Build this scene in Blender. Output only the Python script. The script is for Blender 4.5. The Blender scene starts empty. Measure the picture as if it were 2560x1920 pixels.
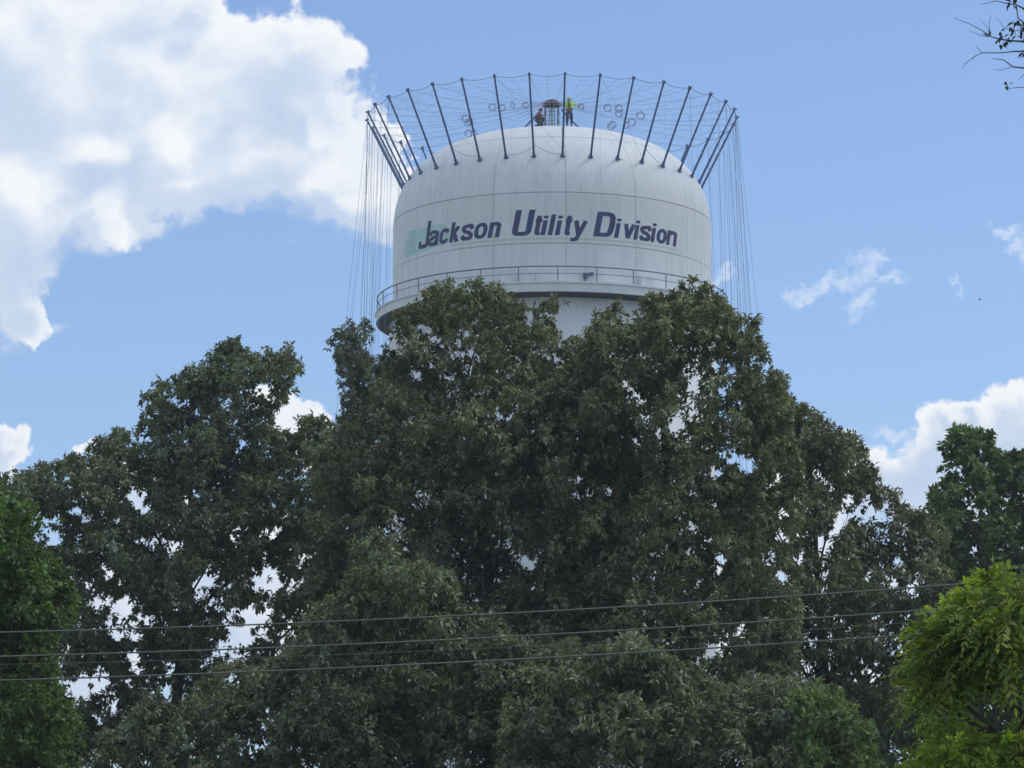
import bpy, bmesh, math, random
import numpy as np
from mathutils import Vector, Matrix
random.seed(7)
rng = np.random.default_rng(11)
scene = bpy.context.scene
R_ = math.radians

# ------------------------------------------------------------------ camera
FPX = 10000.0            # focal length in photograph pixels (2560 wide)
PITCH = R_(9.7)
CAMZ = 1.6
cam_d = bpy.data.cameras.new("camera")
cam = bpy.data.objects.new("camera", cam_d)
scene.collection.objects.link(cam)
cam.location = (0, 0, CAMZ)
cam.rotation_euler = (R_(90) + PITCH, 0, 0)
cam_d.sensor_width = 36.0
cam_d.lens = 36.0 * FPX / 2560.0
cam_d.clip_start = 0.5
cam_d.clip_end = 6000
scene.camera = cam
scene.render.resolution_x = 1024
scene.render.resolution_y = 768

FW = np.array([0, math.cos(PITCH), math.sin(PITCH)])
UP = np.array([0, -math.sin(PITCH), math.cos(PITCH)])

def at(px, py, Y):
    """world point seen at photograph pixel (px,py) at distance Y"""
    d = FW + UP * (960 - py) / FPX + np.array([1.0, 0, 0]) * (px - 1280) / FPX
    return np.array([0, 0, CAMZ]) + d * (Y / d[1])

def proj(P):
    r = np.asarray(P) - np.array([0, 0, CAMZ])
    d = r @ FW
    return 1280 + FPX * r[..., 0] / d, 960 - FPX * (r @ UP) / d

# ------------------------------------------------------------------ light
SUN_EL, SUN_AZ = 58.0, 78.0      # azimuth clockwise from +Y (the view direction)
SKY_STRENGTH = 0.10
SUN_STRENGTH = 1.4
HAZE = 0.00032
sd = bpy.data.lights.new("sun", 'SUN')
sd.energy = SUN_STRENGTH
sd.angle = R_(12)
sd.color = (1.0, 0.95, 0.86)
sun = bpy.data.objects.new("sun", sd)
scene.collection.objects.link(sun)
sdir = Vector((math.cos(R_(SUN_EL)) * math.sin(R_(SUN_AZ)), math.cos(R_(SUN_EL)) * math.cos(R_(SUN_AZ)), math.sin(R_(SUN_EL))))
sun.rotation_euler = sdir.to_track_quat('Z', 'Y').to_euler()
sun.location = (0, 0, 100)

scene.view_settings.view_transform = 'Standard'
scene.view_settings.look = 'None'
scene.view_settings.exposure = 0.10
scene.view_settings.gamma = 1.0
scene.view_settings.use_curve_mapping = False

# ------------------------------------------------------------------ sky with clouds
def azel(px, py):
    d = at(px, py, 100.0) - np.array([0, 0, CAMZ])
    d = d / np.linalg.norm(d)
    return math.atan2(d[0], d[1]), math.asin(d[2])

# big soft lumps of cloud: photograph x, y (2212 scale), radius x, radius y, softness weight
K = 2560 / 2212.0
CLOUDS = [  # large cumulus, upper left
    (60, 120, 330, 260), (300, 130, 260, 210), (480, 230, 250, 180), (620, 220, 190, 165), (690, 260, 120, 150),
    (380, 300, 230, 150), (200, 330, 230, 170), (60, 420, 190, 200), (240, 470, 120, 105), (640, 350, 150, 120),
    (740, 400, 130, 130), (810, 450, 100, 110), (820, 330, 60, 90), (30, 600, 110, 130), (50, 690, 75, 95),
    (310, 470, 70, 85), (560, 350, 190, 125), (400, 400, 170, 95), (700, 430, 130, 110), (420, 60, 90, 90), (830, 510, 60, 60),
    # lower left small cumulus
    (-10, 1000, 75, 85), (205, 985, 40, 35),
    # right lower cumulus
    (2120, 950, 130, 100), (2230, 930, 120, 95), (2020, 1000, 100, 130), (1950, 1060, 110, 90), (2045, 920, 55, 46),
    (2120, 892, 48, 42), (2215, 895, 56, 42), (2100, 1080, 200, 130),
    # behind the left tree top and the lower gaps
    (610, 930, 90, 90), (120, 1400, 330, 260), (520, 1300, 260, 230), (900, 1430, 400, 240), (1300, 1300, 330, 260),
    (1750, 1150, 190, 210), (1650, 1400, 340, 230), (2150, 1350, 300, 240), (300, 1120, 160, 80),
]
WISPS = [  # thin ragged cloud
    (1870, 575, 36, 60), (1830, 600, 60, 36), (1770, 600, 70, 26), (1720, 590, 36, 22), (1860, 665, 40, 42),
    (1910, 620, 40, 30), (2150, 550, 34, 24), (2185, 585, 40, 40), (2215, 615, 50, 40), (1570, 590, 42, 24),
    (2035, 655, 24, 16), (1900, 950, 60, 24), (110, 740, 60, 30),
]

world = bpy.data.worlds.new("World")
scene.world = world
world.use_nodes = True
wt = world.node_tree
wt.nodes.clear()

class NB:
    def __init__(s, t): s.t = t
    def n(s, typ, **kw):
        nd = s.t.nodes.new(typ)
        for k, v in kw.items(): setattr(nd, k, v)
        return nd
    def put(s, sock, v):
        if hasattr(v, 'is_output'): s.t.links.new(v, sock)
        else: sock.default_value = v
    def m(s, op, a, b=None, c=None, clamp=False):
        nd = s.n('ShaderNodeMath', operation=op); nd.use_clamp = clamp
        s.put(nd.inputs[0], a)
        if b is not None: s.put(nd.inputs[1], b)
        if c is not None: s.put(nd.inputs[2], c)
        return nd.outputs[0]
    def v(s, op, a, b=None, sc=None):
        nd = s.n('ShaderNodeVectorMath', operation=op)
        s.put(nd.inputs[0], a)
        if b is not None: s.put(nd.inputs[1], b)
        if sc is not None: s.put(nd.inputs['Scale'], sc)
        return nd.outputs['Value'] if op in ('LENGTH', 'DOT_PRODUCT', 'DISTANCE') else nd.outputs[0]
    def noise(s, vec, scale, detail=4, rough=0.55, dim='3D', col=False, lac=2.0):
        nd = s.n('ShaderNodeTexNoise', noise_dimensions=dim)
        s.put(nd.inputs['Vector'], vec)
        nd.inputs['Scale'].default_value = scale
        nd.inputs['Detail'].default_value = detail
        nd.inputs['Roughness'].default_value = rough
        nd.inputs['Lacunarity'].default_value = lac
        return nd.outputs['Color'] if col else nd.outputs[0]
    def ramp(s, x, lo, hi, a=0.0, b=1.0, smooth=True):
        nd = s.n('ShaderNodeMapRange')
        if smooth: nd.interpolation_type = 'SMOOTHSTEP'
        s.put(nd.inputs[0], x)
        for i, q in enumerate((lo, hi, a, b)): s.put(nd.inputs[1 + i], q)
        return nd.outputs[0]
    def mix(s, f, a, b, typ='MIX'):
        nd = s.n('ShaderNodeMix', data_type='RGBA', blend_type=typ)
        s.put(nd.inputs[0], f); s.put(nd.inputs[6], a); s.put(nd.inputs[7], b)
        return nd.outputs[2]

# node group: cloud density at (azimuth, elevation)
grp = bpy.data.node_groups.new("cloud_density", 'ShaderNodeTree')
grp.interface.new_socket("P", in_out='INPUT', socket_type='NodeSocketVector')
grp.interface.new_socket("Density", in_out='OUTPUT', socket_type='NodeSocketFloat')
grp.interface.new_socket("Wisp", in_out='OUTPUT', socket_type='NodeSocketFloat')
g = NB(grp)
gi = g.n('NodeGroupInput'); go = g.n('NodeGroupOutput')
P = gi.outputs[0]
w1 = g.v('SCALE', g.v('SUBTRACT', g.noise(P, 34, 5, 0.58, col=True), (0.5, 0.5, 0.5)), sc=0.034)
w2 = g.v('SCALE', g.v('SUBTRACT', g.noise(P, 190, 4, 0.6, col=True), (0.5, 0.5, 0.5)), sc=0.0075)
W = g.v('ADD', g.v('ADD', P, w1), w2)
def blobs(lst, W):
    acc = None
    for (x, y, rx, ry) in lst:
        a, e = azel(x * K, y * K)
        d = g.v('MULTIPLY', g.v('SUBTRACT', W, (a, e, 0)), (1e4 / (rx * K), 1e4 / (ry * K), 0))
        q = g.m('SUBTRACT', 1.0, g.v('LENGTH', d))
        acc = q if acc is None else g.m('SMOOTH_MAX', acc, q, 0.30)
    return acc
bl = blobs(CLOUDS, W)
# fair weather cumulus over the unseen sky, cover raised to lift ambient light
far = g.noise(P, 2.6, 6, 0.55)
far = g.m('MULTIPLY', g.m('SUBTRACT', far, 0.44), 6.0)
sx = g.n('ShaderNodeSeparateXYZ'); g.t.links.new(P, sx.inputs[0])
oa = g.ramp(g.m('ABSOLUTE', sx.outputs[0]), 0.15, 0.24)
oe = g.ramp(sx.outputs[1], 0.272, 0.36)
ow = g.m('MAXIMUM', oa, oe)
far = g.m('SUBTRACT', far, g.m('MULTIPLY', g.m('SUBTRACT', 1.0, ow), 3.0))
dens = g.m('MAXIMUM', bl, far)
fine = g.noise(P, 120, 6, 0.62)
grp.interface.new_socket("Soft", in_out='OUTPUT', socket_type='NodeSocketFloat')
Wl = g.v('ADD', P, w1)
g.t.links.new(g.m('MAXIMUM', blobs([c for c in CLOUDS if c[2] > 70], g.v('ADD', Wl, g.v('SCALE', w2, sc=0.5))), far), go.inputs['Soft'])
dens = g.m('ADD', dens, g.m('MULTIPLY', g.m('SUBTRACT', fine, 0.5), 0.30))
g.t.links.new(dens, go.inputs[0])
grp.interface.new_socket("Shade", in_out='OUTPUT', socket_type='NodeSocketFloat')
SHADE = [(50, 190, 130, 130), (420, 425, 230, 55), (200, 420, 150, 70), (590, 380, 110, 80), (760, 470, 90, 70), (100, 560, 120, 90), (2150, 1010, 170, 70), (2000, 1040, 60, 60)]
g.t.links.new(blobs(SHADE, Wl), go.inputs['Shade'])
W3 = g.v('ADD', W, g.v('SCALE', g.v('SUBTRACT', g.noise(P, 260, 5, 0.65, col=True), (0.5, 0.5, 0.5)), sc=0.009))
wb = blobs(WISPS, W3)
g.t.links.new(wb, go.inputs[1])

w = NB(wt)
tc = w.n('ShaderNodeTexCoord')
sep = w.n('ShaderNodeSeparateXYZ'); wt.links.new(tc.outputs['Generated'], sep.inputs[0])
az = w.m('ARCTAN2', sep.outputs[0], sep.outputs[1])
el = w.m('ARCSINE', sep.outputs[2])
cmb = w.n('ShaderNodeCombineXYZ'); wt.links.new(az, cmb.inputs[0]); wt.links.new(el, cmb.inputs[1])
Pw = cmb.outputs[0]
g0 = w.n('ShaderNodeGroup', node_tree=grp); wt.links.new(Pw, g0.inputs[0])
g1 = w.n('ShaderNodeGroup', node_tree=grp); wt.links.new(w.v('ADD', Pw, (0.0045, 0.0065, 0)), g1.inputs[0])
D0, D1 = g0.outputs[0], g1.outputs[0]
wisp = w.m('MULTIPLY', w.ramp(g0.outputs[1], 0.0, 1.0), 0.55)
lit = w.ramp(w.m('SUBTRACT', g0.outputs['Soft'], g1.outputs['Soft']), -0.30, 0.34)              # 1 on the side turned to the sun
cover = w.ramp(D0, -0.04, w.m('ADD', 0.14, w.m('MULTIPLY', w.m('SUBTRACT', 1.0, lit), 0.34)))
body = w.ramp(w.noise(Pw, 30, 6, 0.62), 0.32, 0.68)
thick = w.ramp(D0, 0.15, 0.75)
br = w.m('ADD', w.m('MULTIPLY', lit, 0.80), w.m('MULTIPLY', body, 0.42), clamp=True)
lowshade = w.ramp(w.noise(w.v('MULTIPLY', Pw, (1, 1.6, 1)), 13, 4, 0.5), 0.44, 0.60)
br = w.m('MULTIPLY', br, w.m('SUBTRACT', 1.0, w.m('MULTIPLY', w.m('MULTIPLY', lowshade, thick), 0.85)))
br = w.m('MULTIPLY', br, w.m('SUBTRACT', 1.0, w.m('MULTIPLY', w.ramp(g0.outputs['Shade'], -0.1, 0.8), 0.72)))
ccol = w.mix(br, (5.0, 6.2, 8.1, 1), (8.9, 9.15, 9.5, 1))
sky = w.n('ShaderNodeTexSky', sky_type='NISHITA')
sky.sun_disc = False
sky.sun_elevation = R_(SUN_EL)
sky.sun_rotation = R_(SUN_AZ)
sky.altitude = 100; sky.air_density = 1.0; sky.dust_density = 0.6; sky.ozone_density = 2.5
skyc = w.v('MULTIPLY', sky.outputs[0], (1.17, 1.25, 1.42))
c1 = w.mix(wisp, skyc, (7.6, 8.4, 9.6, 1))
c2 = w.mix(cover, c1, ccol)
bg = w.n('ShaderNodeBackground'); wt.links.new(c2, bg.inputs[0]); bg.inputs[1].default_value = SKY_STRENGTH
wo = w.n('ShaderNodeOutputWorld'); wt.links.new(bg.outputs[0], wo.inputs[0])
try:
    world.cycles.sampling_method = 'MANUAL'; world.cycles.sample_map_resolution = 512
except Exception: pass
try:
    scene.cycles.max_bounces = 6; scene.cycles.diffuse_bounces = 3; scene.cycles.glossy_bounces = 2
    scene.cycles.transmission_bounces = 3; scene.cycles.transparent_max_bounces = 4
except Exception: pass

# ------------------------------------------------------------------ helpers
COL = scene.collection
def tag(o, label=None, cat=None, group=None, kind=None):
    if label: o['label'] = label
    if cat: o['category'] = cat
    if group: o['group'] = group
    if kind: o['kind'] = kind
    return o
def empty(name, loc, label=None, cat=None, group=None):
    o = bpy.data.objects.new(name, None); COL.objects.link(o); o.location = loc
    o.empty_display_size = 0.3
    return tag(o, label, cat, group)
def link(name, me, mat=None, parent=None, smooth=False):
    o = bpy.data.objects.new(name, me); COL.objects.link(o)
    if mat and not me.materials: me.materials.append(mat)
    if parent:
        o.parent = parent
        o.matrix_parent_inverse = Matrix.Translation(parent.location).inverted()
    if smooth: me.polygons.foreach_set('use_smooth', [True] * len(me.polygons))
    return o
def mesh_np(name, V, Q, col=None):
    """V (n,3), Q (m,k) with constant k"""
    me = bpy.data.meshes.new(name)
    V = np.asarray(V, np.float32); Q = np.asarray(Q, np.int32)
    k = Q.shape[1]
    me.vertices.add(len(V)); me.vertices.foreach_set('co', V.ravel())
    me.loops.add(Q.size); me.loops.foreach_set('vertex_index', Q.ravel())
    me.polygons.add(len(Q)); me.polygons.foreach_set('loop_start', np.arange(0, Q.size, k, dtype=np.int32))
    try: me.polygons.foreach_set('loop_total', np.full(len(Q), k, np.int32))
    except Exception: pass
    me.update(calc_edges=True)
    if col is not None:
        at_ = me.color_attributes.new('tint', 'FLOAT_COLOR', 'POINT')
        c = np.ones((len(V), 4), np.float32); c[:, :3] = col
        at_.data.foreach_set('color', c.ravel())
    return me

class MB:
    """collects simple solids, builds ONE mesh"""
    def __init__(s): s.v = []; s.f = []
    def add(s, vs, fs):
        o = len(s.v); s.v += [tuple(map(float, q)) for q in vs]; s.f += [tuple(i + o for i in q) for q in fs]
    def tube(s, pts, rad, n=6, cap=True):
        pts = [np.array(p, float) for p in pts]
        if not hasattr(rad, '__len__'): rad = [rad] * len(pts)
        vs = []; prev = None
        for i, p in enumerate(pts):
            t = pts[min(i + 1, len(pts) - 1)] - pts[max(i - 1, 0)]
            t = t / (np.linalg.norm(t) + 1e-9)
            if prev is None:
                a = np.array([0, 0, 1.0]) if abs(t[2]) < .9 else np.array([1.0, 0, 0])
            else: a = prev
            x = a - t * (a @ t); x /= (np.linalg.norm(x) + 1e-9); prev = x
            y = np.cross(t, x)
            for k in range(n):
                q = 2 * math.pi * k / n
                vs.append(p + rad[i] * (math.cos(q) * x + math.sin(q) * y))
        fs = []
        for i in range(len(pts) - 1):
            for k in range(n):
                a = i * n + k; b = i * n + (k + 1) % n
                fs.append((a, b, b + n, a + n))
        if cap:
            fs.append(tuple(range(n))[::-1]); fs.append(tuple((len(pts) - 1) * n + k for k in range(n)))
        s.add(vs, fs); return s
    def box(s, c, sx, sy, sz, rot=0.0):
        ca, sa = math.cos(rot), math.sin(rot); vs = []
        for dz in (-.5, .5):
            for dx, dy in ((-.5, -.5), (.5, -.5), (.5, .5), (-.5, .5)):
                x, y = dx * sx, dy * sy
                vs.append((c[0] + x * ca - y * sa, c[1] + x * sa + y * ca, c[2] + dz * sz))
        s.add(vs, [(3, 2, 1, 0), (4, 5, 6, 7), (0, 1, 5, 4), (1, 2, 6, 5), (2, 3, 7, 6), (3, 0, 4, 7)]); return s
    def lathe(s, c, prof, n=48, closed=False, a0=0.0, a1=2 * math.pi):
        full = abs(a1 - a0 - 2 * math.pi) < 1e-6
        m = n if full else n + 1
        vs = []
        for (r, z) in prof:
            for k in range(m):
                a = a0 + (a1 - a0) * k / n
                vs.append((c[0] + r * math.sin(a), c[1] - r * math.cos(a), z))
        fs = []
        for i in range(len(prof) - 1 + (1 if closed else 0)):
            j = (i + 1) % len(prof)
            for k in range(n):
                k2 = (k + 1) % m
                fs.append((i * m + k, i * m + k2, j * m + k2, j * m + k))
        s.add(vs, fs); return s
    def torus(s, c, R, r, axis, n=16, m=6):
        ax = Vector(axis).normalized(); q = Vector((0, 0, 1)).rotation_difference(ax)
        vs = []
        for i in range(n):
            a = 2 * math.pi * i / n
            for j in range(m):
                b = 2 * math.pi * j / m
                vs.append(Vector(c) + q @ Vector(((R + r * math.cos(b)) * math.cos(a), (R + r * math.cos(b)) * math.sin(a), r * math.sin(b))))
        fs = [(i * m + j, ((i + 1) % n) * m + j, ((i + 1) % n) * m + (j + 1) % m, i * m + (j + 1) % m) for i in range(n) for j in range(m)]
        s.add(vs, fs); return s
    def build(s, name, mat, parent=None, smooth=False):
        me = bpy.data.meshes.new(name); me.from_pydata(s.v, [], s.f); me.update()
        bm = bmesh.new(); bm.from_mesh(me); bmesh.ops.recalc_face_normals(bm, faces=bm.faces); bm.to_mesh(me); bm.free()
        return link(name, me, mat, parent, smooth)

# ------------------------------------------------------------------ materials
def mat_plain(name, col, rough=0.6, metal=0.0, var=0.12, scale=3.0, bump=0.0, spec=0.4):
    m = bpy.data.materials.new(name); m.use_nodes = True; t = m.node_tree; b = NB(t)
    bs = t.nodes['Principled BSDF']
    tcn = b.n('ShaderNodeTexCoord')
    ns = b.noise(tcn.outputs['Object'], scale, 5, 0.6)
    c = b.mix(b.ramp(ns, 0.3, 0.7), tuple(x * (1 - var) for x in col) + (1,), tuple(min(1, x * (1 + var)) for x in col) + (1,))
    t.links.new(c, bs.inputs['Base Color'])
    bs.inputs['Roughness'].default_value = rough; bs.inputs['Metallic'].default_value = metal
    bs.inputs['Specular IOR Level'].default_value = spec
    if bump:
        bn = b.n('ShaderNodeBump'); bn.inputs['Strength'].default_value = bump; bn.inputs['Distance'].default_value = 0.02
        t.links.new(ns, bn.inputs['Height']); t.links.new(bn.outputs[0], bs.inputs['Normal'])
    return m

def mat_paint():
    m = bpy.data.materials.new("tank_paint"); m.use_nodes = True; t = m.node_tree; b = NB(t)
    bs = t.nodes['Principled BSDF']
    geo = b.n('ShaderNodeNewGeometry')
    pos = geo.outputs['Position']
    streak = b.noise(b.v('MULTIPLY', pos, (1.6, 1.6, 0.10)), 1.0, 5, 0.62)
    blot = b.noise(pos, 0.22, 4, 0.5)
    fine = b.noise(b.v('MULTIPLY', pos, (6, 6, 0.5)), 1.0, 3, 0.6)
    c = b.mix(b.ramp(streak, 0.42, 0.68), (0.66, 0.71, 0.745, 1), (0.59, 0.635, 0.67, 1))
    c = b.mix(b.m('MULTIPLY', b.ramp(blot, 0.4, 0.65), 0.5), c, (0.64, 0.66, 0.65, 1))
    c = b.mix(b.m('MULTIPLY', b.ramp(fine, 0.55, 0.75), 0.5), c, (0.44, 0.46, 0.46, 1))
    t.links.new(c, bs.inputs['Base Color'])
    bs.inputs['Roughness'].default_value = 0.55
    bs.inputs['Specular IOR Level'].default_value = 0.3
    return m

def mat_leaf(name, col, trans=0.25, tcol=None, rough=0.5, var=0.35):
    m = bpy.data.materials.new(name); m.use_nodes = True; t = m.node_tree; b = NB(t)
    bs = t.nodes['Principled BSDF']; out = t.nodes['Material Output']
    a = b.n('ShaderNodeAttribute'); a.attribute_name = 'tint'
    geo = b.n('ShaderNodeNewGeometry')
    ns = b.noise(geo.outputs['Position'], 1.1, 3, 0.5)
    cc = b.v('MULTIPLY', a.outputs['Color'], col)
    cc = b.v('SCALE', cc, sc=b.ramp(ns, 0.3, 0.7, 1 - var, 1 + var))
    t.links.new(cc, bs.inputs['Base Color'])
    bs.inputs['Roughness'].default_value = rough
    bs.inputs['Specular IOR Level'].default_value = 0.35
    tr = b.n('ShaderNodeBsdfTranslucent')
    tt = b.v('MULTIPLY', cc, tcol or (1.3, 1.5, 0.6)); t.links.new(tt, tr.inputs[0])
    mx = b.n('ShaderNodeMixShader'); mx.inputs[0].default_value = trans
    t.links.new(bs.outputs[0], mx.inputs[1]); t.links.new(tr.outputs[0], mx.inputs[2]); t.links.new(mx.outputs[0], out.inputs[0])
    return m

M_paint = mat_paint()
M_core = mat_plain("seam_paint", (0.52, 0.54, 0.55), 0.7, var=.05)
M_rail = mat_plain("rail_steel", (0.16, 0.19, 0.24), 0.5, 0.2)
M_spar = mat_plain("rigging_steel", (0.055, 0.11, 0.25), 0.5, 0.2, var=.3)  # blue of the poles puts backlit flare and haze into the base colour
M_rust = mat_plain("rusty_steel", (0.085, 0.04, 0.045), 0.8, var=.3)
M_rope = mat_plain("rope_fibre", (0.24, 0.31, 0.43), 0.9)
M_letter = mat_plain("navy_lettering", (0.012, 0.024, 0.125), 0.6, var=.3, scale=1.2)
M_teal = mat_plain("faded_teal", (0.42, 0.62, 0.60), 0.7, var=.10, scale=1.0)
M_teal2 = mat_plain("faded_teal_spots", (0.33, 0.54, 0.53), 0.7, var=.08)
M_green = mat_plain("faded_green", (0.46, 0.55, 0.51), 0.7, var=.05, scale=1.0)
M_bark = mat_plain("bark", (0.055, 0.045, 0.036), 0.9, var=.35, scale=6, bump=.6)
M_wire = mat_plain("weathered_wire", (0.15, 0.165, 0.145), 0.55, 0.3)

# ------------------------------------------------------------------ ground
def build_ground():
    n = 60
    xs = np.linspace(-990, 990, n); ys = np.linspace(-290, 1190, n)
    X, Y = np.meshgrid(xs, ys)
    Z = np.zeros_like(X)
    V = np.stack([X, Y, Z], -1).reshape(-1, 3)
    i = np.arange(n * n).reshape(n, n)
    Q = np.stack([i[:-1, :-1], i[:-1, 1:], i[1:, 1:], i[1:, :-1]], -1).reshape(-1, 4)
    m = bpy.data.materials.new("meadow"); m.use_nodes = True; t = m.node_tree; b = NB(t)
    bs = t.nodes['Principled BSDF']; geo = b.n('ShaderNodeNewGeometry')
    a = b.noise(geo.outputs['Position'], 0.05, 5, 0.6); c = b.noise(geo.outputs['Position'], 2.5, 6, 0.7)
    cc = b.mix(b.ramp(a, 0.4, 0.6), (0.05, 0.075, 0.025, 1), (0.085, 0.09, 0.04, 1))
    cc = b.mix(b.m('MULTIPLY', b.ramp(c, 0.4, 0.7), 0.5), cc, (0.03, 0.045, 0.018, 1))
    t.links.new(cc, bs.inputs['Base Color']); bs.inputs['Roughness'].default_value = 0.95
    o = link("ground", mesh_np("ground", V, Q), m)
    o['kind'] = 'structure'
build_ground()

# ------------------------------------------------------------------ water tower
D = 240.0
TX = 2.45
TC = (TX, D)
RT = 9.734
Z0, DH, PN, PM = 51.82, 6.15, 2.8, 2.4      # dome: spring height, rise, superellipse powers
ZA = Z0 + DH
def dome_rz(t):          # t 0 at the apex .. 1 at the spring line
    return RT * math.sin(t * math.pi / 2) ** (2 / PN), Z0 + DH * math.cos(t * math.pi / 2) ** (2 / PM)
def dome_z(r):
    s = (min(r, RT) / RT) ** (PN / 2)
    return Z0 + DH * math.sqrt(max(0, 1 - s * s)) ** (2 / PM)
def t_for_r(r): return math.asin((r / RT) ** (PN / 2)) / (math.pi / 2)
def front_z(py, r=RT):
    return at(1380, py, D - r)[2]
def cyl(a_deg, z, r):
    a = R_(a_deg); return np.array([TX + r * math.sin(a), D - r * math.cos(a), z])
Z_RAIL = front_z(666, 10.6)
Z_DECK_BOT = front_z(728, 10.75)
Z_DECK = Z_DECK_BOT + 0.62
tower = empty("water_tower", (TX, D, 0), "pale grey water tower with domed tank lettered Jackson Utility Division", "water tower")

def build_tower():
    # column
    prof = [(10.35, 0), (10.0, 4), (9.95, 30), (9.95, Z_DECK_BOT - .20), (9.30, Z_DECK_BOT - .22), (9.30, Z_DECK_BOT - .003)]  # top neck set back to shape a shadow gap under the deck
    MB().lathe(TC, prof, 128).build("column", M_paint, tower, True)
    # core behind the plates
    prof = [(RT - .06, Z_DECK), (RT - .06, Z0)]
    for k in range(1, 25):
        r, z = dome_rz(1 - k / 24.0); prof.append((max(r - .05, .02), z - .05))
    MB().lathe(TC, prof, 128).build("tank_core", M_core, tower, True)
    # courses of plates: (list of (r,z)), bottom to top
    z1 = front_z(608)
    ts = [k / 60 for k in range(61)]
    # dome parameter where the front of the seam shows at y=480
    best = min(np.linspace(0.5, 1, 400), key=lambda q: abs(proj(np.array([TX, D - dome_rz(q)[0], dome_rz(q)[1]]))[1] - 480))
    tcrown = t_for_r(7.9)
    def dome_prof(ta, tb, n):
        return [dome_rz(ta + (tb - ta) * k / n) for k in range(n + 1)]
    courses = [
        [(RT, Z_DECK + .01), (RT, z1 - .012)],
        [(RT, z1 + .012), (RT, Z0)] + dome_prof(1.0, best + .002, 8)[1:],
        dome_prof(best - .002, tcrown + .002, 10),
        dome_prof(tcrown - .002, 0.02, 14),
    ]
    N = 14; off = 4.3
    for ci, pr in enumerate(courses):
        gap = 0.14 if ci < 3 else 0.22
        proto = None
        # mesh for the plate centred on angle 0, then rotated copies sharing the mesh
        a0 = R_(gap / 2); a1 = R_(360 / N - gap / 2); n = 10
        vs = []; m = n + 1
        for (r, z) in pr:
            for k in range(m):
                a = a0 + (a1 - a0) * k / n
                vs.append((r * math.sin(a), -r * math.cos(a), z))
        fs = [(i * m + k, i * m + k + 1, (i + 1) * m + k + 1, (i + 1) * m + k) for i in range(len(pr) - 1) for k in range(n)]
        # turned-in rim, so that each plate has an edge
        rim = [i * m for i in range(len(pr))] + [(len(pr) - 1) * m + k for k in range(1, m)] + [i * m + n for i in range(len(pr) - 2, -1, -1)] + [k for k in range(n - 1, 0, -1)]
        rim0 = len(vs); vs += [vs[i] for i in rim]
        base = len(vs)
        for i in rim:
            v = np.array(vs[i]); nrm = np.array([v[0], v[1], (v[2] - 46) * .4 if ci > 1 else 0]); nrm /= np.linalg.norm(nrm) + 1e-9
            vs.append(tuple(v - nrm * .045))
        L = len(rim)
        for q in range(L):
            fs.append((rim0 + q, base + q, base + (q + 1) % L, rim0 + (q + 1) % L))
        me = bpy.data.meshes.new("shell_plate"); me.from_pydata(vs, [], fs); me.update()
        me.materials.append(M_paint)
        sm = [p.index < (len(pr) - 1) * n for p in me.polygons]
        me.polygons.foreach_set('use_smooth', sm)
        for k in range(N):
            o = bpy.data.objects.new("shell_plate", me); COL.objects.link(o); o.parent = tower
            o.rotation_euler = (0, 0, R_(off + k * 360 / N))
    # deck
    MB().lathe(TC, [(9.96, Z_DECK_BOT), (10.74, Z_DECK_BOT), (10.74, Z_DECK_BOT + .50), (10.80, Z_DECK_BOT + .50), (10.80, Z_DECK), (9.75, Z_DECK), (9.75, Z_DECK_BOT + .1), (9.96, Z_DECK_BOT + .1)], 144, closed=True).build("walkway_deck", M_paint, tower, False)
    MB().lathe(TC, [(9.32, Z_DECK_BOT - .09), (10.66, Z_DECK_BOT - .05), (10.66, Z_DECK_BOT - .003), (9.32, Z_DECK_BOT - .003)], 144, closed=True).build("deck_shadow_ring", mat_plain("deck_shadow_paint", (.035, .04, .06), .8), tower)  # near-black ring added to paint the shadow under the deck
    # railing
    rr = 10.68
    ring = lambda r, z: [cyl(a, z, r) for a in np.linspace(0, 360, 145)]
    MB().tube(ring(rr, Z_RAIL), .042, 6, False).build("top_rail", M_rail, tower, True)
    MB().tube(ring(rr, (Z_RAIL + Z_DECK) / 2 + .02), .022, 5, False).build("mid_rail", M_rail, tower, True)
    pm = MB().tube([(0, 0, Z_DECK), (0, 0, Z_RAIL - .02)], .034, 6)
    me = bpy.data.meshes.new("rail_post"); me.from_pydata(pm.v, [], pm.f); me.update(); me.materials.append(M_rail)
    for k in range(29):
        a = 1.2 + k * 360 / 29
        o = bpy.data.objects.new("rail_post", me); COL.objects.link(o); o.parent = tower
        p = cyl(a, 0, rr); o.location = (p[0] - TX, p[1] - D, 0)
    # hatch boxes fixed behind the rail
    for a, wd in ((-9.3, .9), (33.5, .95)):
        p = cyl(a, Z_DECK + .42, RT + .22)
        MB().box(p, wd, .3, .62, R_(a)).build("equipment_box", M_paint, tower)
    # roof ladder rungs line and finial plate
    MB().lathe(TC, [(0.02, ZA + .06), (1.25, ZA + .02), (1.25, ZA - .08), (.02, ZA - .08)], 32).build("roof_plate", M_paint, tower, True)
build_tower()

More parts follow.
